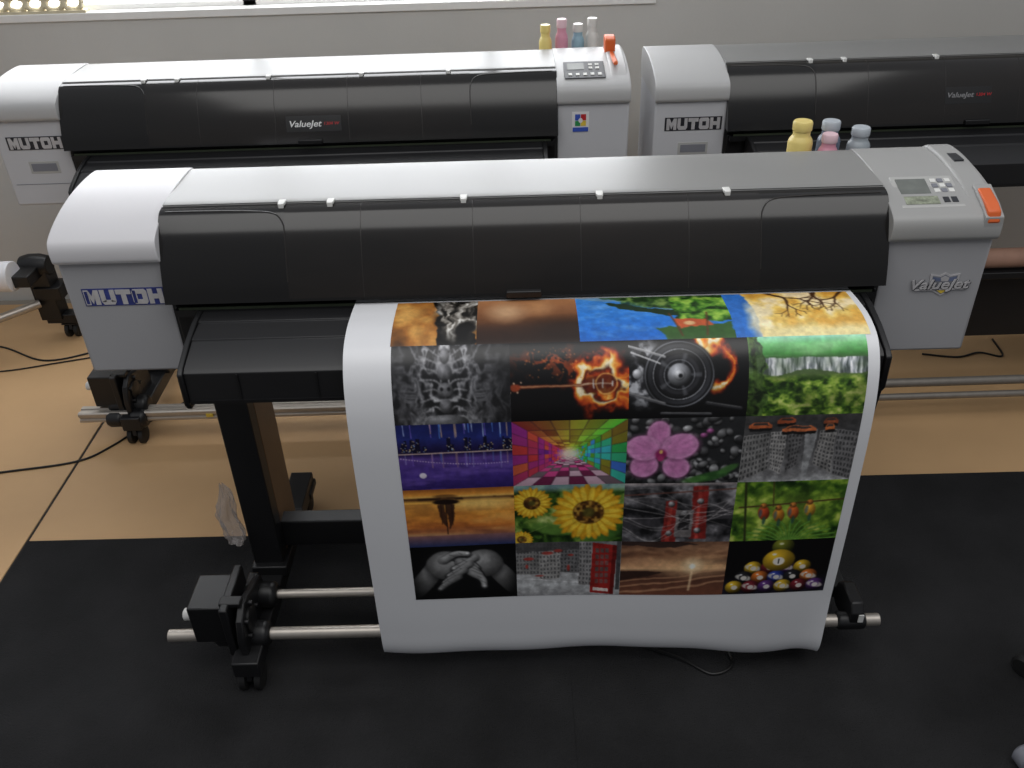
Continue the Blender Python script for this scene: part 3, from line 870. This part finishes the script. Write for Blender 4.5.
def pL():
    p = Pic((60, 60, 62)); p.tx = .3; p.soft = 1; p.gradv([(0, (80, 80, 82)), (.25, (56, 56, 58)), (.9, (140, 140, 142)), (1, (196, 198, 200))])
    p.mix(p.nz(7, 3, 4) * .5, (96, 94, 94)); p.warp(.03, 9, 4)
    facade(p, [(0, .28), (.22, .24), (.26, .80), (0, 1.0)], 8, 8, (124, 123, 122), (50, 50, 52))
    facade(p, [(.23, .24), (.38, .22), (.37, .88), (.27, .80)], 5, 10, (154, 152, 150), (60, 60, 62))
    facade(p, [(.39, .2), (.52, .2), (.5, .74), (.41, .86)], 4, 9, (100, 99, 100), (42, 42, 44))
    facade(p, [(.66, .22), (.80, .22), (.82, .9), (.64, .74)], 5, 10, (136, 134, 132), (52, 52, 54))
    facade(p, [(.81, .22), (1, .26), (1, 1), (.83, .92)], 6, 9, (110, 109, 110), (42, 42, 44))
    p.poly([(.53, .2), (.64, .2), (.60, .95), (.56, .95)], (160, 162, 164), .7)
    p.mix(np.clip((.24 - p.V) * 8, 0, 1) * .8, (54, 53, 53))
    for x, y, w, c in ((.04, .12, .2, (186, 92, 50)), (.28, .06, .16, (166, 78, 44)), (.33, .18, .30, (196, 104, 60)), (.68, .08, .12, (150, 76, 46)), (.70, .17, .08, (180, 96, 50))):
        p.poly([(x, y + .01), (x + w * .2, y - .03), (x + w * .8, y - .03), (x + w, y + .01), (x + w, y + .05), (x, y + .06)], c)
        p.poly([(x + w * .24, y - .02), (x + w * .76, y - .02), (x + w * .86, y + .01), (x + w * .12, y + .01)], (60, 52, 50))
        p.poly([(x, y + .055), (x + w, y + .05), (x + w * .96, y + .09), (x + .01, y + .10)], (26, 25, 26))
    p.unwarp()
    return p
def pM():
    # upside-down sunset: boat hull near the top, sails and glow below
    p = Pic((200, 110, 30)); p.tx = .1; p.gradv([(0, (150, 84, 34)), (.09, (232, 150, 54)), (.13, (250, 190, 90)), (.16, (70, 40, 22)), (.22, (250, 184, 76)), (.42, (244, 160, 54)), (.64, (212, 116, 46)), (.82, (132, 92, 96)), (1, (40, 52, 100))])
    p.cmap(p.nz(4, 9, 4, .5, 2.2), [(.3, (130, 70, 36)), (.5, (220, 136, 52)), (.7, (255, 200, 104))], (p.V > .24) * (p.V < .8) * .40)
    p.ell(.72, .27, .40, .10, (255, 214, 120), .6, 1.2)
    p.mix(np.clip(1 - abs(p.V - .165) / .035, 0, 1) * (p.nz(5, 3, 3, 1, 1) > .40) * .9, (36, 22, 18))
    p.ell(.38, .22, .17, .045, (30, 18, 14), 1, .3); p.ell(.38, .12, .15, .03, (60, 34, 22), .6, .5); p.warp(.03, 9, 4)
    p.poly([(.30, .27), (.37, .26), (.37, .66), (.33, .56)], (56, 32, 24), .88); p.poly([(.385, .26), (.46, .27), (.44, .52), (.39, .70)], (46, 26, 22), .88); p.unwarp()
    p.line(.375, .22, .375, .78, .008, (36, 20, 16)); p.line(.43, .22, .43, .62, .006, (36, 20, 16)); p.line(.33, .22, .33, .60, .006, (36, 20, 16))
    return p
def flower(p, cx, cy, r, seed):
    rr = np.random.RandomState(seed)
    for lay, (k0, c1, c2) in enumerate(((.72, (196, 130, 16), (232, 170, 30)), (.62, (224, 166, 24), (250, 212, 60)))):
        for k in range(19):
            a = (k + .5 * lay) * 2 * math.pi / 19 + rr.rand() * .12
            L = r * (.36 + .06 * rr.rand())
            x, y = cx + math.cos(a) * r * k0 / p.A, cy + math.sin(a) * r * k0
            p.ell(x, y, L, r * .13, c1, 1, .25, a); p.ell(x, y, L * .9, r * .08, c2, .9, .6, a)
    p.ell(cx, cy, r * .46, r * .46, (84, 50, 18), 1, .15)
    n = p.nz(26, seed, 1); dx, dy = p._d(cx, cy); d = np.hypot(dx, dy)
    p.cmap(n, [(.3, (60, 36, 14)), (.6, (140, 92, 30)), (.8, (206, 160, 60))], (d < r * .44) * .8); p.ell(cx, cy, r * .18, r * .18, (80, 78, 30), .8, .6)
def pN():
    p = Pic((66, 104, 28)); p.soft = 1; p.warp(.15, 5, 2); p.cmap(p.nz(6, 3, 5), [(.3, (18, 38, 12)), (.48, (60, 98, 30)), (.62, (124, 154, 60)), (.8, (190, 206, 120))]); p.unwarp(); p.mix(np.clip((.14 - p.V) * 8, 0, .7), (150, 186, 206))
    p.ell(.82, .88, .25, .12, (64, 108, 40), .9, .4, -.4); p.ell(.32, .76, .25, .10, (92, 136, 52), .9, .4, .3); p.line(.3, .7, .1, .84, .006, (150, 180, 90), .6)
    flower(p, .16, .30, .24, 1); flower(p, .06, .94, .14, 3); flower(p, .68, .48, .44, 2)
    return p
def pO():
    p = Pic((40, 38, 40)); p.tx = .3; p.cmap(p.nz(6, 2, 4), [(.3, (24, 24, 26)), (.6, (92, 90, 94)), (.8, (156, 154, 158))])
    p.warp(.03, 7, 4)
    p.poly([(.38, .3), (.48, .28), (.5, 1.1), (.36, 1.1)], (134, 36, 32)); p.poly([(.41, .3), (.44, .3), (.44, 1), (.40, 1)], (190, 66, 54), .7)
    p.poly([(.62, .05), (.75, .05), (.77, .95), (.62, .95)], (130, 34, 30)); p.poly([(.66, .05), (.69, .05), (.70, .95), (.67, .95)], (196, 70, 60), .7)
    p.poly([(.48, .45), (.64, .45), (.64, .92), (.48, .92)], (118, 112, 112)); p.poly([(.51, .52), (.61, .52), (.61, .8), (.51, .8)], (40, 38, 40))
    for x, y in ((.43, .35), (.69, .3), (.43, .85), (.69, .8), (.56, .5)): p.ball(x, y, .045, .05, (150, 148, 150), 1.5, .2)
    p.poly([(.0, .62), (.34, .56), (.34, .72), (0, .8)], (56, 54, 58), .8); p.poly([(.78, .4), (1, .38), (1, .6), (.78, .62)], (60, 58, 62), .8)
    p.unwarp(); r = np.random.RandomState(9)
    for k in range(10):
        y0 = .1 + .8 * r.rand(); pts = cr([(0.0, y0), (.3, y0 + .5 * (r.rand() - .5)), (.7, .3 + .4 * r.rand()), (1, .2 + .6 * r.rand())], 8)
        g = 120 + 90 * r.rand()
        for a, b in zip(pts[:-1], pts[1:]): p.line(a[0], a[1], b[0], b[1], .006, (g, g * .97, g * .97), .75)
    p.line(0, .20, 1, .10, .014, (104, 66, 58)); p.mix(np.clip((.06 - p.V) * 20, 0, .8), (160, 150, 150))
    return p
def pP():
    p = Pic((84, 130, 30)); p.warp(.12, 5, 2); p.cmap(p.nz(6, 6, 5), [(.28, (18, 44, 12)), (.45, (60, 100, 26)), (.6, (122, 160, 44)), (.75, (200, 216, 96))])
    p.mix(np.clip(1 - np.hypot((p.U - .5) * 1.6, (p.V - .45) * 2.2), 0, 1) * .5, (176, 200, 70)); p.unwarp()
    for k in range(15):
        a = math.pi + .15 + k * .2
        pts = cr([(.55, 1.1), (.55 + .22 * math.cos(a), 1.06 + .28 * math.sin(a)), (.55 + .46 * math.cos(a), 1.06 + .40 * math.sin(a))], 4)
        for s0, s1 in zip(pts[:-1], pts[1:]): p.line(s0[0], s0[1], s1[0], s1[1], .018, (72, 128, 40), .8); p.line(s0[0], s0[1], s1[0], s1[1], .006, (160, 206, 96), .7)
    p.line(.05, .42, 1, .32, .016, (78, 56, 32)); p.line(.08, .0, .14, 1, .02, (46, 50, 24)); p.line(.33, 0, .36, .42, .010, (80, 60, 32))
    for x, y, c in ((.28, .52, (206, 74, 36)), (.42, .56, (226, 140, 40)), (.55, .52, (222, 104, 40)), (.70, .48, (232, 170, 50))):
        p.ball(x, y, .075, .12, c, 1.25, .5, -.2); p.ell(x + .01, y + .13, .022, .07, (50, 90, 70), .9, .4); p.ball(x - .01, y - .12, .045, .045, (200, 120, 50), 1.3, .4); p.ell(x - .03, y + .0, .022, .07, (60, 100, 120), .7, .5); p.ell(x - .03, y - .12, .012, .012, (30, 26, 22), .9, .5)
    return p
def pQ():
    p = Pic((12, 12, 13)); p.tx = .14; p.soft = 2
    def lump(x, y, a, b, ro, g): p.ell(x, y, a * 1.06, b * 1.08, (20, 20, 21), .7, .5, ro); p.ball(x, y, a, b, (g, g, g), 1.45, .35, ro, -.1, -.4)
    def finger(pts, r, g):
        q = cr(pts, 7)
        for i, (a, b) in enumerate(q): p.ell(a, b + .012, r * 1.12, r * 1.12, (22, 22, 23), .55, .4)
        for i, (a, b) in enumerate(q):
            rr_ = r * (1 - .25 * i / len(q)); p.ball(a, b, rr_, rr_, (g, g, g), 1.4, .55, 0, -.1, -.5, .55)
        for kk in (len(q) // 3, 2 * len(q) // 3): p.line(q[kk][0] - .02, q[kk][1] - .02, q[kk][0] + .02, q[kk][1] + .02, .006, (40, 40, 41), .6)
        e = q[-1]; p.ell(e[0], e[1] - .01, r * .42, r * .36, (min(255, g * 1.5),) * 3, .7, .5)
    p.warp(.03, 4, 6)
    lump(.12, .62, .15, .44, .55, 92); lump(.88, .60, .15, .44, -.55, 88)
    lump(.34, .36, .28, .26, .35, 112); lump(.68, .34, .28, .25, -.35, 102)
    for k in range(4): finger([(.40 + .05 * k, .20 + .10 * k), (.54 + .04 * k, .30 + .11 * k), (.62 + .02 * k, .42 + .12 * k)], .058, 136 - 6 * k)
    for k in range(4): finger([(.62 - .06 * k, .22 + .12 * k), (.50 - .06 * k, .34 + .12 * k), (.40 - .05 * k, .42 + .13 * k)], .054, 124 - 6 * k)
    finger([(.30, .26), (.42, .16), (.54, .16)], .060, 140)
    p.unwarp(); p.mul(np.clip(1.9 - np.hypot((p.U - .5) * 1.25, (p.V - .48) * 1.05) * 1.9, .06, 1.2))
    return p
def pR():
    p = Pic((170, 172, 174)); p.tx = .25; p.soft = 1; p.gradv([(0, (114, 114, 116)), (.5, (160, 160, 162)), (.8, (184, 186, 188)), (1, (150, 150, 152))])
    p.warp(.03, 8, 4)
    facade(p, [(0, 0), (.22, 0), (.22, .60), (0, .58)], 7, 8, (128, 127, 126), (66, 66, 68))
    facade(p, [(.22, 0), (.42, 0), (.42, .68), (.22, .70)], 6, 9, (156, 154, 152), (74, 74, 76))
    facade(p, [(.42, 0), (.62, 0), (.62, .58), (.42, .56)], 6, 8, (106, 105, 106), (52, 52, 54))
    facade(p, [(.60, 0), (.72, 0), (.72, .82), (.60, .80)], 4, 10, (138, 136, 136), (66, 66, 68))
    p.poly([(0, -.1), (.6, -.1), (.6, .14), (0, .18)], (66, 65, 66), .85); p.line(0, .66, .6, .76, .010, (206, 206, 208)); p.unwarp()
    for x, y, a, b in ((.12, .30, .07, .03), (.30, .20, .08, .03), (.22, .62, .06, .015), (.50, .48, .02, .06), (.40, .16, .06, .03), (.1, .44, .02, .04), (.52, .24, .04, .02)): p.ell(x, y, a, b, (168, 50, 42), .85, .4)
    p.poly([(.73, .02), (.96, .07), (.94, .99), (.71, .95)], (152, 34, 30)); p.poly([(.92, .06), (.96, .07), (.94, .99), (.90, .98)], (104, 22, 20)); p.poly([(.74, .85), (.89, .88), (.89, .94), (.74, .91)], (216, 204, 198))
    for i in range(6):
        for j in range(3):
            x = .755 + j * .047; y = .12 + i * .115; p.poly([(x, y), (x + .034, y + .005), (x + .034, y + .085), (x, y + .08)], (96 + 14 * (i % 3), 74, 72))
    p.poly([(.96, 0), (1, 0), (1, .9), (.96, .9)], (70, 70, 72))
    return p
def pS():
    p = Pic((96, 60, 40)); p.tx = .12; p.gradv([(0, (70, 48, 40)), (.25, (130, 86, 58)), (.42, (206, 150, 104)), (.50, (230, 180, 130)), (.56, (84, 54, 42)), (1, (122, 72, 52))])
    p.warp(.10, 3, 8)
    p.cmap(p.nz(3, 12, 4, .5, 1.8), [(.3, (46, 32, 30)), (.5, (126, 84, 60)), (.7, (214, 160, 116))], (p.V < .44) * .6)
    p.poly([(-.1, .06), (.35, .13), (.7, .04), (.4, -.05), (-.1, -.1)], (38, 28, 28), .8)
    p.ell(.68, .44, .42, .17, (246, 196, 140), .7, 1.2)
    for y, k in ((.64, .5), (.74, .7), (.86, .9)): p.line(.0, y + .12, .98, y - .12, .030 * k, (206, 152, 112), .65)
    p.poly([(-.1, .54), (.42, .55), (.2, .68), (-.1, .76)], (44, 28, 24), .8); p.unwarp()
    p.ell(.68, .44, .12, .12, (255, 224, 176), .9, 1.1); p.ell(.68, .45, .04, .05, (255, 250, 236), 1, .6); p.line(.68, .56, .665, .90, .022, (255, 220, 170), .65)
    return p
def pT():
    p = Pic((12, 10, 12)); p.tx = .05; p.soft = 1
    pal = [(226, 182, 40), (44, 62, 160), (186, 44, 40), (94, 50, 124), (220, 114, 40), (40, 110, 66), (130, 36, 46), (40, 40, 44), (210, 204, 196)]
    p.mix(np.clip((p.V - .65) * 3, 0, .6), (44, 40, 66)); k = 0; r = .122
    for y, n in ((.50, 4), (.68, 5), (.86, 6)):
        for i in range(n):
            x = .50 + (i - (n - 1) / 2) * r * 1.84 / p.A; c = pal[(k * 4 + i * 2) % 9]; k += 1
            p.ell(x, y + .02, r, r, (8, 8, 10), .7, .3); p.ball(x, y, r, r, c, 1.3, .15)
            if k % 2: p.ell(x, y, r * .95, r * .42, (214, 208, 200), .85, .3, .3); p.ell(x, y, r * .5, r * .5, c, .9, .2)
            p.ell(x + .005, y + .01, r * .36, r * .34, (226, 220, 212), .95, .3); p.ell(x - .025, y - .055, .018, .013, (255, 255, 255), .9, .6)
    p.ball(.52, .12, .15, .15, (120, 126, 36), 1.3, .15); p.ell(.50, .07, .03, .02, (250, 250, 220), .8, .8)
    p.ball(.50, .37, .22, .20, (226, 180, 36), 1.25, .35); p.ell(.50, .39, .08, .075, (236, 230, 218), 1, .2); p.line(.50, .35, .50, .43, .010, (30, 30, 30)); p.ell(.45, .26, .03, .02, (255, 255, 250), .9, .8)
    return p

RH = .1758
S4 = s_of_z(.8375)
SROW = [S4 - 2 * RH, S4 - RH, S4, S4 + RH, S4 + 2 * RH, S4 + 3 * RH]
CU = [.090, .312, .534, .757, .978]
cells = []
r1 = [.088, .250, .445, .738, .988]
labs1 = ["brown blurred picture with a white furry animal", "dark brown picture with soft glowing lights", "blue lake and green trees picture", "yellow sky picture with dark branches"]
for i, fn in enumerate((pA, pB, pC, pD)):
    cells.append((fn, r1[i], r1[i + 1], max(.004, SROW[0]), SROW[1], labs1[i]))
rows = [((pE, pF, pG, pH), ["grey ornamental tribal artwork picture", "burning guitar on black picture", "motorcycle wheel with flames picture", "green valley with waterfall picture"]),
        ((pI, pJ, pK, pL), ["night city lights over purple water picture", "colourful tiled tunnel picture", "pink orchid on grey pebbles picture", "grey city street with orange roofs picture"]),
        ((pM, pN, pO, pP), ["orange sunset with a sailing ship picture", "yellow sunflowers picture", "grey machinery with red columns picture", "green jungle with colourful parrots picture"]),
        ((pQ, pR, pS, pT), ["black and white clasped hands picture", "grey street with red phone booth picture", "brown beach at dusk picture", "pool balls on black picture"])]
for j, (fns, labs) in enumerate(rows):
    for i, fn in enumerate(fns):
        cells.append((fn, CU[i], CU[i + 1], SROW[j + 1], SROW[j + 2], labs[i]))
for fn, u0, u1, a, b, lb in cells:
    p = fn()
    grid_obj("printed_picture", u0, u1, a, b, p.nu, p.nv, .0008, 'print', p.done(), sheet, lb)

# ------------------------------------------------------------------ ink bottles
def bottle(mat, loc, r, h, label, capmat=None, rot=0.0):
    b = MB()
    b.lath((0, 0, 0), (0, 0, h), [(0, r * .94), (.02, r), (.68, r), (.73, r * .92), (.77, r * .76), (.79, r * .70), (.86, r * .70)], 24)
    e = mk("ink_bottle", b, mat, None, 0, loc=loc)
    b = MB()
    b.lath((0, 0, h * .86), (0, 0, h), [(0, r * .76), (.1, r * .79), (.85, r * .79), (1, r * .72)], 24)
    mk("bottle_cap", b, capmat or mat, e)
    tag(e, label, "bottle", "ink bottles behind the printers")
    e.rotation_euler = (0, 0, rot)
    return e
M['b_yel'] = pm("yellow_ink", (220, 200, 122), 0.35, var=0.03)
M['b_pink'] = pm("pink_ink", (200, 138, 156), 0.35, var=0.03)
M['b_cyan'] = pm("blue_ink", (132, 162, 176), 0.35, var=0.03)
M['b_slate'] = pm("slate_ink", (96, 106, 124), 0.35, var=0.05)
M['b_grey'] = pm("grey_ink", (146, 154, 160), 0.35, var=0.03)
M['b_clear'] = pm("milky_bottle", (200, 197, 192), 0.3, var=0.03)
M['b_pinkc'] = pm("pale_pink_cap", (216, 184, 192), 0.4, var=0.02)
M['b_greyc'] = pm("pale_blue_cap", (170, 177, 184), 0.4, var=0.02)
bottle('b_yel', (.716, .405, 1.081), .031, .168, "yellow ink bottle on the tray behind the printer")
bottle('b_slate', (.795, .425, 1.081), .029, .160, "slate blue ink bottle on the tray behind the printer", 'b_greyc')
bottle('b_pink', (.776, .366, 1.081), .025, .146, "pink ink bottle on the tray behind the printer", 'b_pinkc')
bottle('b_grey', (.866, .405, 1.081), .029, .148, "grey-blue ink bottle on the tray behind the printer", 'b_greyc')
for mt, cm, x, h, lb in (('b_yel', 'b_yel', .79, .185, "yellow ink bottle beside the wall"), ('b_pink', 'b_pinkc', .848, .203, "pink ink bottle beside the wall"), ('b_cyan', 'b_clear', .906, .185, "light blue ink bottle beside the wall"), ('b_clear', 'b_clear', .956, .203, "milky grey ink bottle beside the wall")):
    bottle(mt, (x - .6835, .41 + 1.0988, 1.081), .023, h, lb, cm)

# ------------------------------------------------------------------ floor, boards, mats, wall
def struct(name, mb, mat, bevel=0.0):
    o = mk(name, mb, mat, None, bevel, 2)
    o["kind"] = "structure"
    return o
b = MB(); b.box(-4.5, 4.5, -3.5, 2.05, -.06, 0); struct("floor", b, 'concrete')
def board(x0, x1, y0, y1, label):
    b = MB(); b.box(x0, x1, y0, y1, .0, .004)
    o = mk("floor_board", b, 'tan', None, .001, 1)
    return tag(o, label, "floor covering", "tan boards covering the floor")
M['dark_gap'] = pm("dark_floor_gap", (40, 34, 28), 0.8, var=0.1)
board(-1.60, .25, -.30, 1.90, "large tan board sheet lying on the floor")
board(-3.4, -1.610, -.30, 1.90, "tan board sheet lying on the floor next to a dark gap")
board(.256, 2.9, -.30, 1.90, "tan board sheet under the empty printer")
b = MB(); b.box(-1.609, -1.601, -.30, 1.90, .0, .0012)
tag(mk("floor_strip", b, 'dark_gap', None, 0), "thin dark strip in the gap between two boards", "floor strip")
b = MB(); b.box(-1.60, .10, -2.6, .275, .004, .009)
tag(mk("floor_mat", b, 'mat', None, .001, 1), "black carpet mat under the printer", "floor mat", "black floor mats")
b = MB(); b.box(.10, 2.9, -2.6, .497, .004, .009)
tag(mk("floor_mat", b, 'mat', None, .001, 1), "black carpet mat beside the hanging print", "floor mat", "black floor mats")

WY = 1.95; WZ = 1.272
b = MB()
b.box(-4.5, 4.5, WY, WY + .12, 0, WZ - .03)
b.box(.55, 4.5, WY, WY + .12, WZ - .03, 3.0)
b.box(-4.5, -2.6, WY, WY + .12, WZ - .03, 3.0)
b.box(-2.6, .55, WY, WY + .12, 2.6, 3.0)
struct("wall_back", b, 'wallm')
b = MB(); b.box(-2.6, .56, WY - .01, WY + .20, WZ - .03, WZ); struct("trim_1", b, 'trim', .003)
b = MB()
for x in (-2.58, -1.06, -.1, .52): b.box(x - .025, x + .025, WY + .05, WY + .085, WZ, 2.6, 0)
b.box(-2.6, .55, WY + .05, WY + .085, 2.55, 2.6, 0); b.box(-2.6, .55, WY + .05, WY + .085, WZ, WZ + .02, 0)
b.box(-2.6, .55, WY + .088, WY + .095, WZ, 2.6, 1)
o = mk("window_1", b, ['trim', 'pane'], None, 0); o["kind"] = "structure"
b = MB()
for i in range(9):
    for j in range(2):
        cx = -2.35 + i * .075 + (.037 if j else 0); cz = WZ + .034 + j * .055
        pts = [(cx + .034 * math.cos(t), WY + .015 + .006 * math.sin(3 * t), cz + .026 * math.sin(t)) for t in np.linspace(0, 2 * math.pi, 17)]
        b.sweep(pts, .0105, 8)
b.box(-2.40, -1.70, WY - .005, WY + .035, WZ, WZ + .010)
tag(mk("pierced_ornament", b, 'cream', None, 0), "cream pierced lattice ornament on the window sill", "ornament")

# ------------------------------------------------------------------ other stand at the far wall end
E = empty("media_roll_stand", (-2.04, 1.60, 0), 0, "black media stand with a white paper roll and bar", "stand")
b = MB(); b.box(-.045, .045, -.04, .04, .10, .36); b.box(-.03, .08, -.05, .05, .20, .26); b.box(-.10, .02, -.14, -.02, .31, .36); b.lath((-.07, 0, .345), (.05, 0, .345), [(0, .04), (.3, .05), (.7, .05), (1, .04)], 24)
mk("bracket", b, 'bplastic', E, .004, 2)
b = MB(); b.box(-.03, .10, -.03, .03, .078, .12); mk("stand_foot", b, 'black', E, .003, 2)
b = MB(); caster_mesh(b, .06, -.0); mk("caster", b, ['black', 'rubber'], E)
b = MB(); b.cyl((-.85, -.12, .355), (-.045, -.12, .355), .062, 36); mk("paper_roll", b, 'rollw', E, .003, 2)
b = MB(); b.cyl((-.50, -.42, .14), (-.02, -.05, .19), .018, 24); mk("take_up_rod", b, 'alu', E)

b = MB(); b.cyl((1.54, .945, .582), (2.38, .953, .582), .034, 32)
tag(mk("cardboard_core", b, 'card', None, .002, 2), "bare brown cardboard tube lying on a black shelf", "cardboard tube")

# ------------------------------------------------------------------ cables
def cable(pts, label, r=.004):
    b = MB(); b.sweep(cr(pts, 8), r, 8)
    tag(mk("power_cable", b, 'cable'), label, "cable", "loose black cables on the floor")
cable([(-2.1, .58, .008), (-1.85, .63, .008), (-1.61, .68, .008), (-1.51, .77, .008), (-1.42, .92, .008), (-1.33, 1.03, .010), (-1.25, 1.08, .05)], "black cable running across the tan board")
cable([(-2.5, 1.56, .008), (-2.26, 1.50, .008), (-2.03, 1.38, .008), (-1.86, 1.43, .008), (-1.80, 1.50, .008)], "black cable looping by the far wall")
cable([(-2.5, 1.34, .008), (-2.2, 1.30, .008), (-1.95, 1.36, .008), (-1.75, 1.42, .008)], "thin black cable by the far wall", .003)
cable([(1.62, 1.25, .008), (1.75, 1.22, .008), (1.85, 1.25, .008), (1.93, 1.22, .008), (1.95, 1.35, .008)], "short black cable on the tan board")
cable([(.30, -.20, .0135), (.40, -.25, .0135), (.47, -.30, .0135), (.53, -.27, .0135), (.52, -.20, .0135)], "black cable lying on the black mat")

# ------------------------------------------------------------------ plastic bag on the leg
M['bag'] = pm("milky_plastic_film", (186, 178, 174), 0.22, var=0.12, nscale=40, alpha=.42)
b = MB(); n = 40
cs = []; L = 26
rb = random.Random(5)
for i in range(L):
    t = i / (L - 1); z = .46 - .21 * t
    R0 = .004 + .024 * (1 - math.exp(-3.5 * t)) * (1.0 if t < .85 else 1 - (t - .85) * 2.2)
    ring = []
    for k in range(n):
        a = 2 * math.pi * k / n
        r_ = R0 * (1 + .20 * math.sin(4 * a + 5 * t) + .12 * math.sin(9 * a - 11 * t) + .08 * math.sin(15 * a + 23 * t) + .05 * rb.uniform(-1, 1))
        ring.append((-.812 + .006 * math.sin(9 * t) + r_ * math.cos(a), -.010 + r_ * .7 * math.sin(a), z + .004 * math.sin(3 * a + 8 * t)))
    cs.append(ring)
vs = [q for ring in cs for q in ring]; fs = []
for i in range(L - 1):
    for k in range(n):
        k2 = (k + 1) % n; fs.append([i * n + k, i * n + k2, (i + 1) * n + k2, (i + 1) * n + k])
fs.append([(L - 1) * n + k for k in range(n)])
b.add(vs, fs)
tag(mk("plastic_bag", b, 'bag'), "crumpled translucent plastic bag hanging on the stand leg", "bag")

# ------------------------------------------------------------------ swivel stool
E = empty("swivel_stool", (1.40, -.53, .009), 0, "black swivel stool on a five-star base", "stool")
for k in range(5):
    a = math.radians(119 + 72 * k); c_, s_ = math.cos(a), math.sin(a)
    b = MB(); b.lath((0, 0, .10), (.25 * c_, .25 * s_, .072), [(0, .028), (1, .017)], 12)
    mk("base_arm", b, 'bplastic', E)
    b = MB(); b.lath((.25 * c_ - .022 * s_, .25 * s_ + .022 * c_, .03), (.25 * c_ + .022 * s_, .25 * s_ - .022 * c_, .03), [(0, .022), (.15, .03), (.85, .03), (1, .022)], 24)
    b.cyl((.25 * c_, .25 * s_, .04), (.25 * c_, .25 * s_, .085), .012, 12)
    mk("caster", b, 'slot' if k == 1 else 'rubber', E)
b = MB(); b.cyl((0, 0, .08), (0, 0, .47), .024, 20); mk("gas_column", b, 'steel', E)
b = MB(); b.lath((0, 0, .47), (0, 0, .55), [(0, .12), (.2, .17), (.8, .175), (1, .15)], 36); mk("seat", b, 'bplastic', E)

# ------------------------------------------------------------------ light
def area(name, loc, rot, sx, sy, power, col):
    l = bpy.data.lights.new(name, 'AREA'); l.shape = 'RECTANGLE'; l.size = sx; l.size_y = sy; l.energy = power; l.color = col
    o = bpy.data.objects.new(name, l); o.location = loc; o.rotation_euler = rot; COL.objects.link(o)
    return o
area("overhead_fill", (.2, -1.0, 3.3), (math.radians(12), 0, 0), 4.2, 1.9, 50, (1.0, .985, .96))  # unseen fill lamp added overhead to brighten the hanging sheet
w = bpy.data.worlds.new("room_ambient"); SC.world = w; w.use_nodes = True
nt = w.node_tree
bg = nt.nodes["Background"]; bg.inputs[0].default_value = (.92, .945, 1.0, 1)
tc = nt.nodes.new("ShaderNodeTexCoord"); sx = nt.nodes.new("ShaderNodeSeparateXYZ")
nt.links.new(tc.outputs["Generated"], sx.inputs[0])
m1 = nt.nodes.new("ShaderNodeMapRange"); m1.inputs[1].default_value = -1; m1.inputs[2].default_value = 1; m1.inputs[3].default_value = .16; m1.inputs[4].default_value = .36
nt.links.new(sx.outputs["Y"], m1.inputs[0])
m2 = nt.nodes.new("ShaderNodeMapRange"); m2.inputs[1].default_value = .0; m2.inputs[2].default_value = 1; m2.inputs[3].default_value = 0; m2.inputs[4].default_value = .26
nt.links.new(sx.outputs["Z"], m2.inputs[0])
ad = nt.nodes.new("ShaderNodeMath"); ad.operation = 'ADD'
nt.links.new(m1.outputs[0], ad.inputs[0]); nt.links.new(m2.outputs[0], ad.inputs[1])
nt.links.new(ad.outputs[0], bg.inputs[1])

# ------------------------------------------------------------------ camera
pi_, ya, ro, f = .5878, .0129, .0331, 892.3
fwd = Vector((-math.sin(ya) * math.cos(pi_), math.cos(ya) * math.cos(pi_), -math.sin(pi_)))
r0 = Vector((math.cos(ya), math.sin(ya), 0)); u0 = r0.cross(fwd)
X = r0 * math.cos(ro) - u0 * math.sin(ro); Y = r0 * math.sin(ro) + u0 * math.cos(ro); Z = -fwd
mw = Matrix(((X.x, Y.x, Z.x, -.0105), (X.y, Y.y, Z.y, -1.827), (X.z, Y.z, Z.z, 1.9635), (0, 0, 0, 1)))
cd = bpy.data.cameras.new("camera"); cd.sensor_width = 36; cd.lens = f / 1024 * 36; cd.clip_start = .05
co = bpy.data.objects.new("camera", cd); COL.objects.link(co); co.matrix_world = mw
SC.camera = co
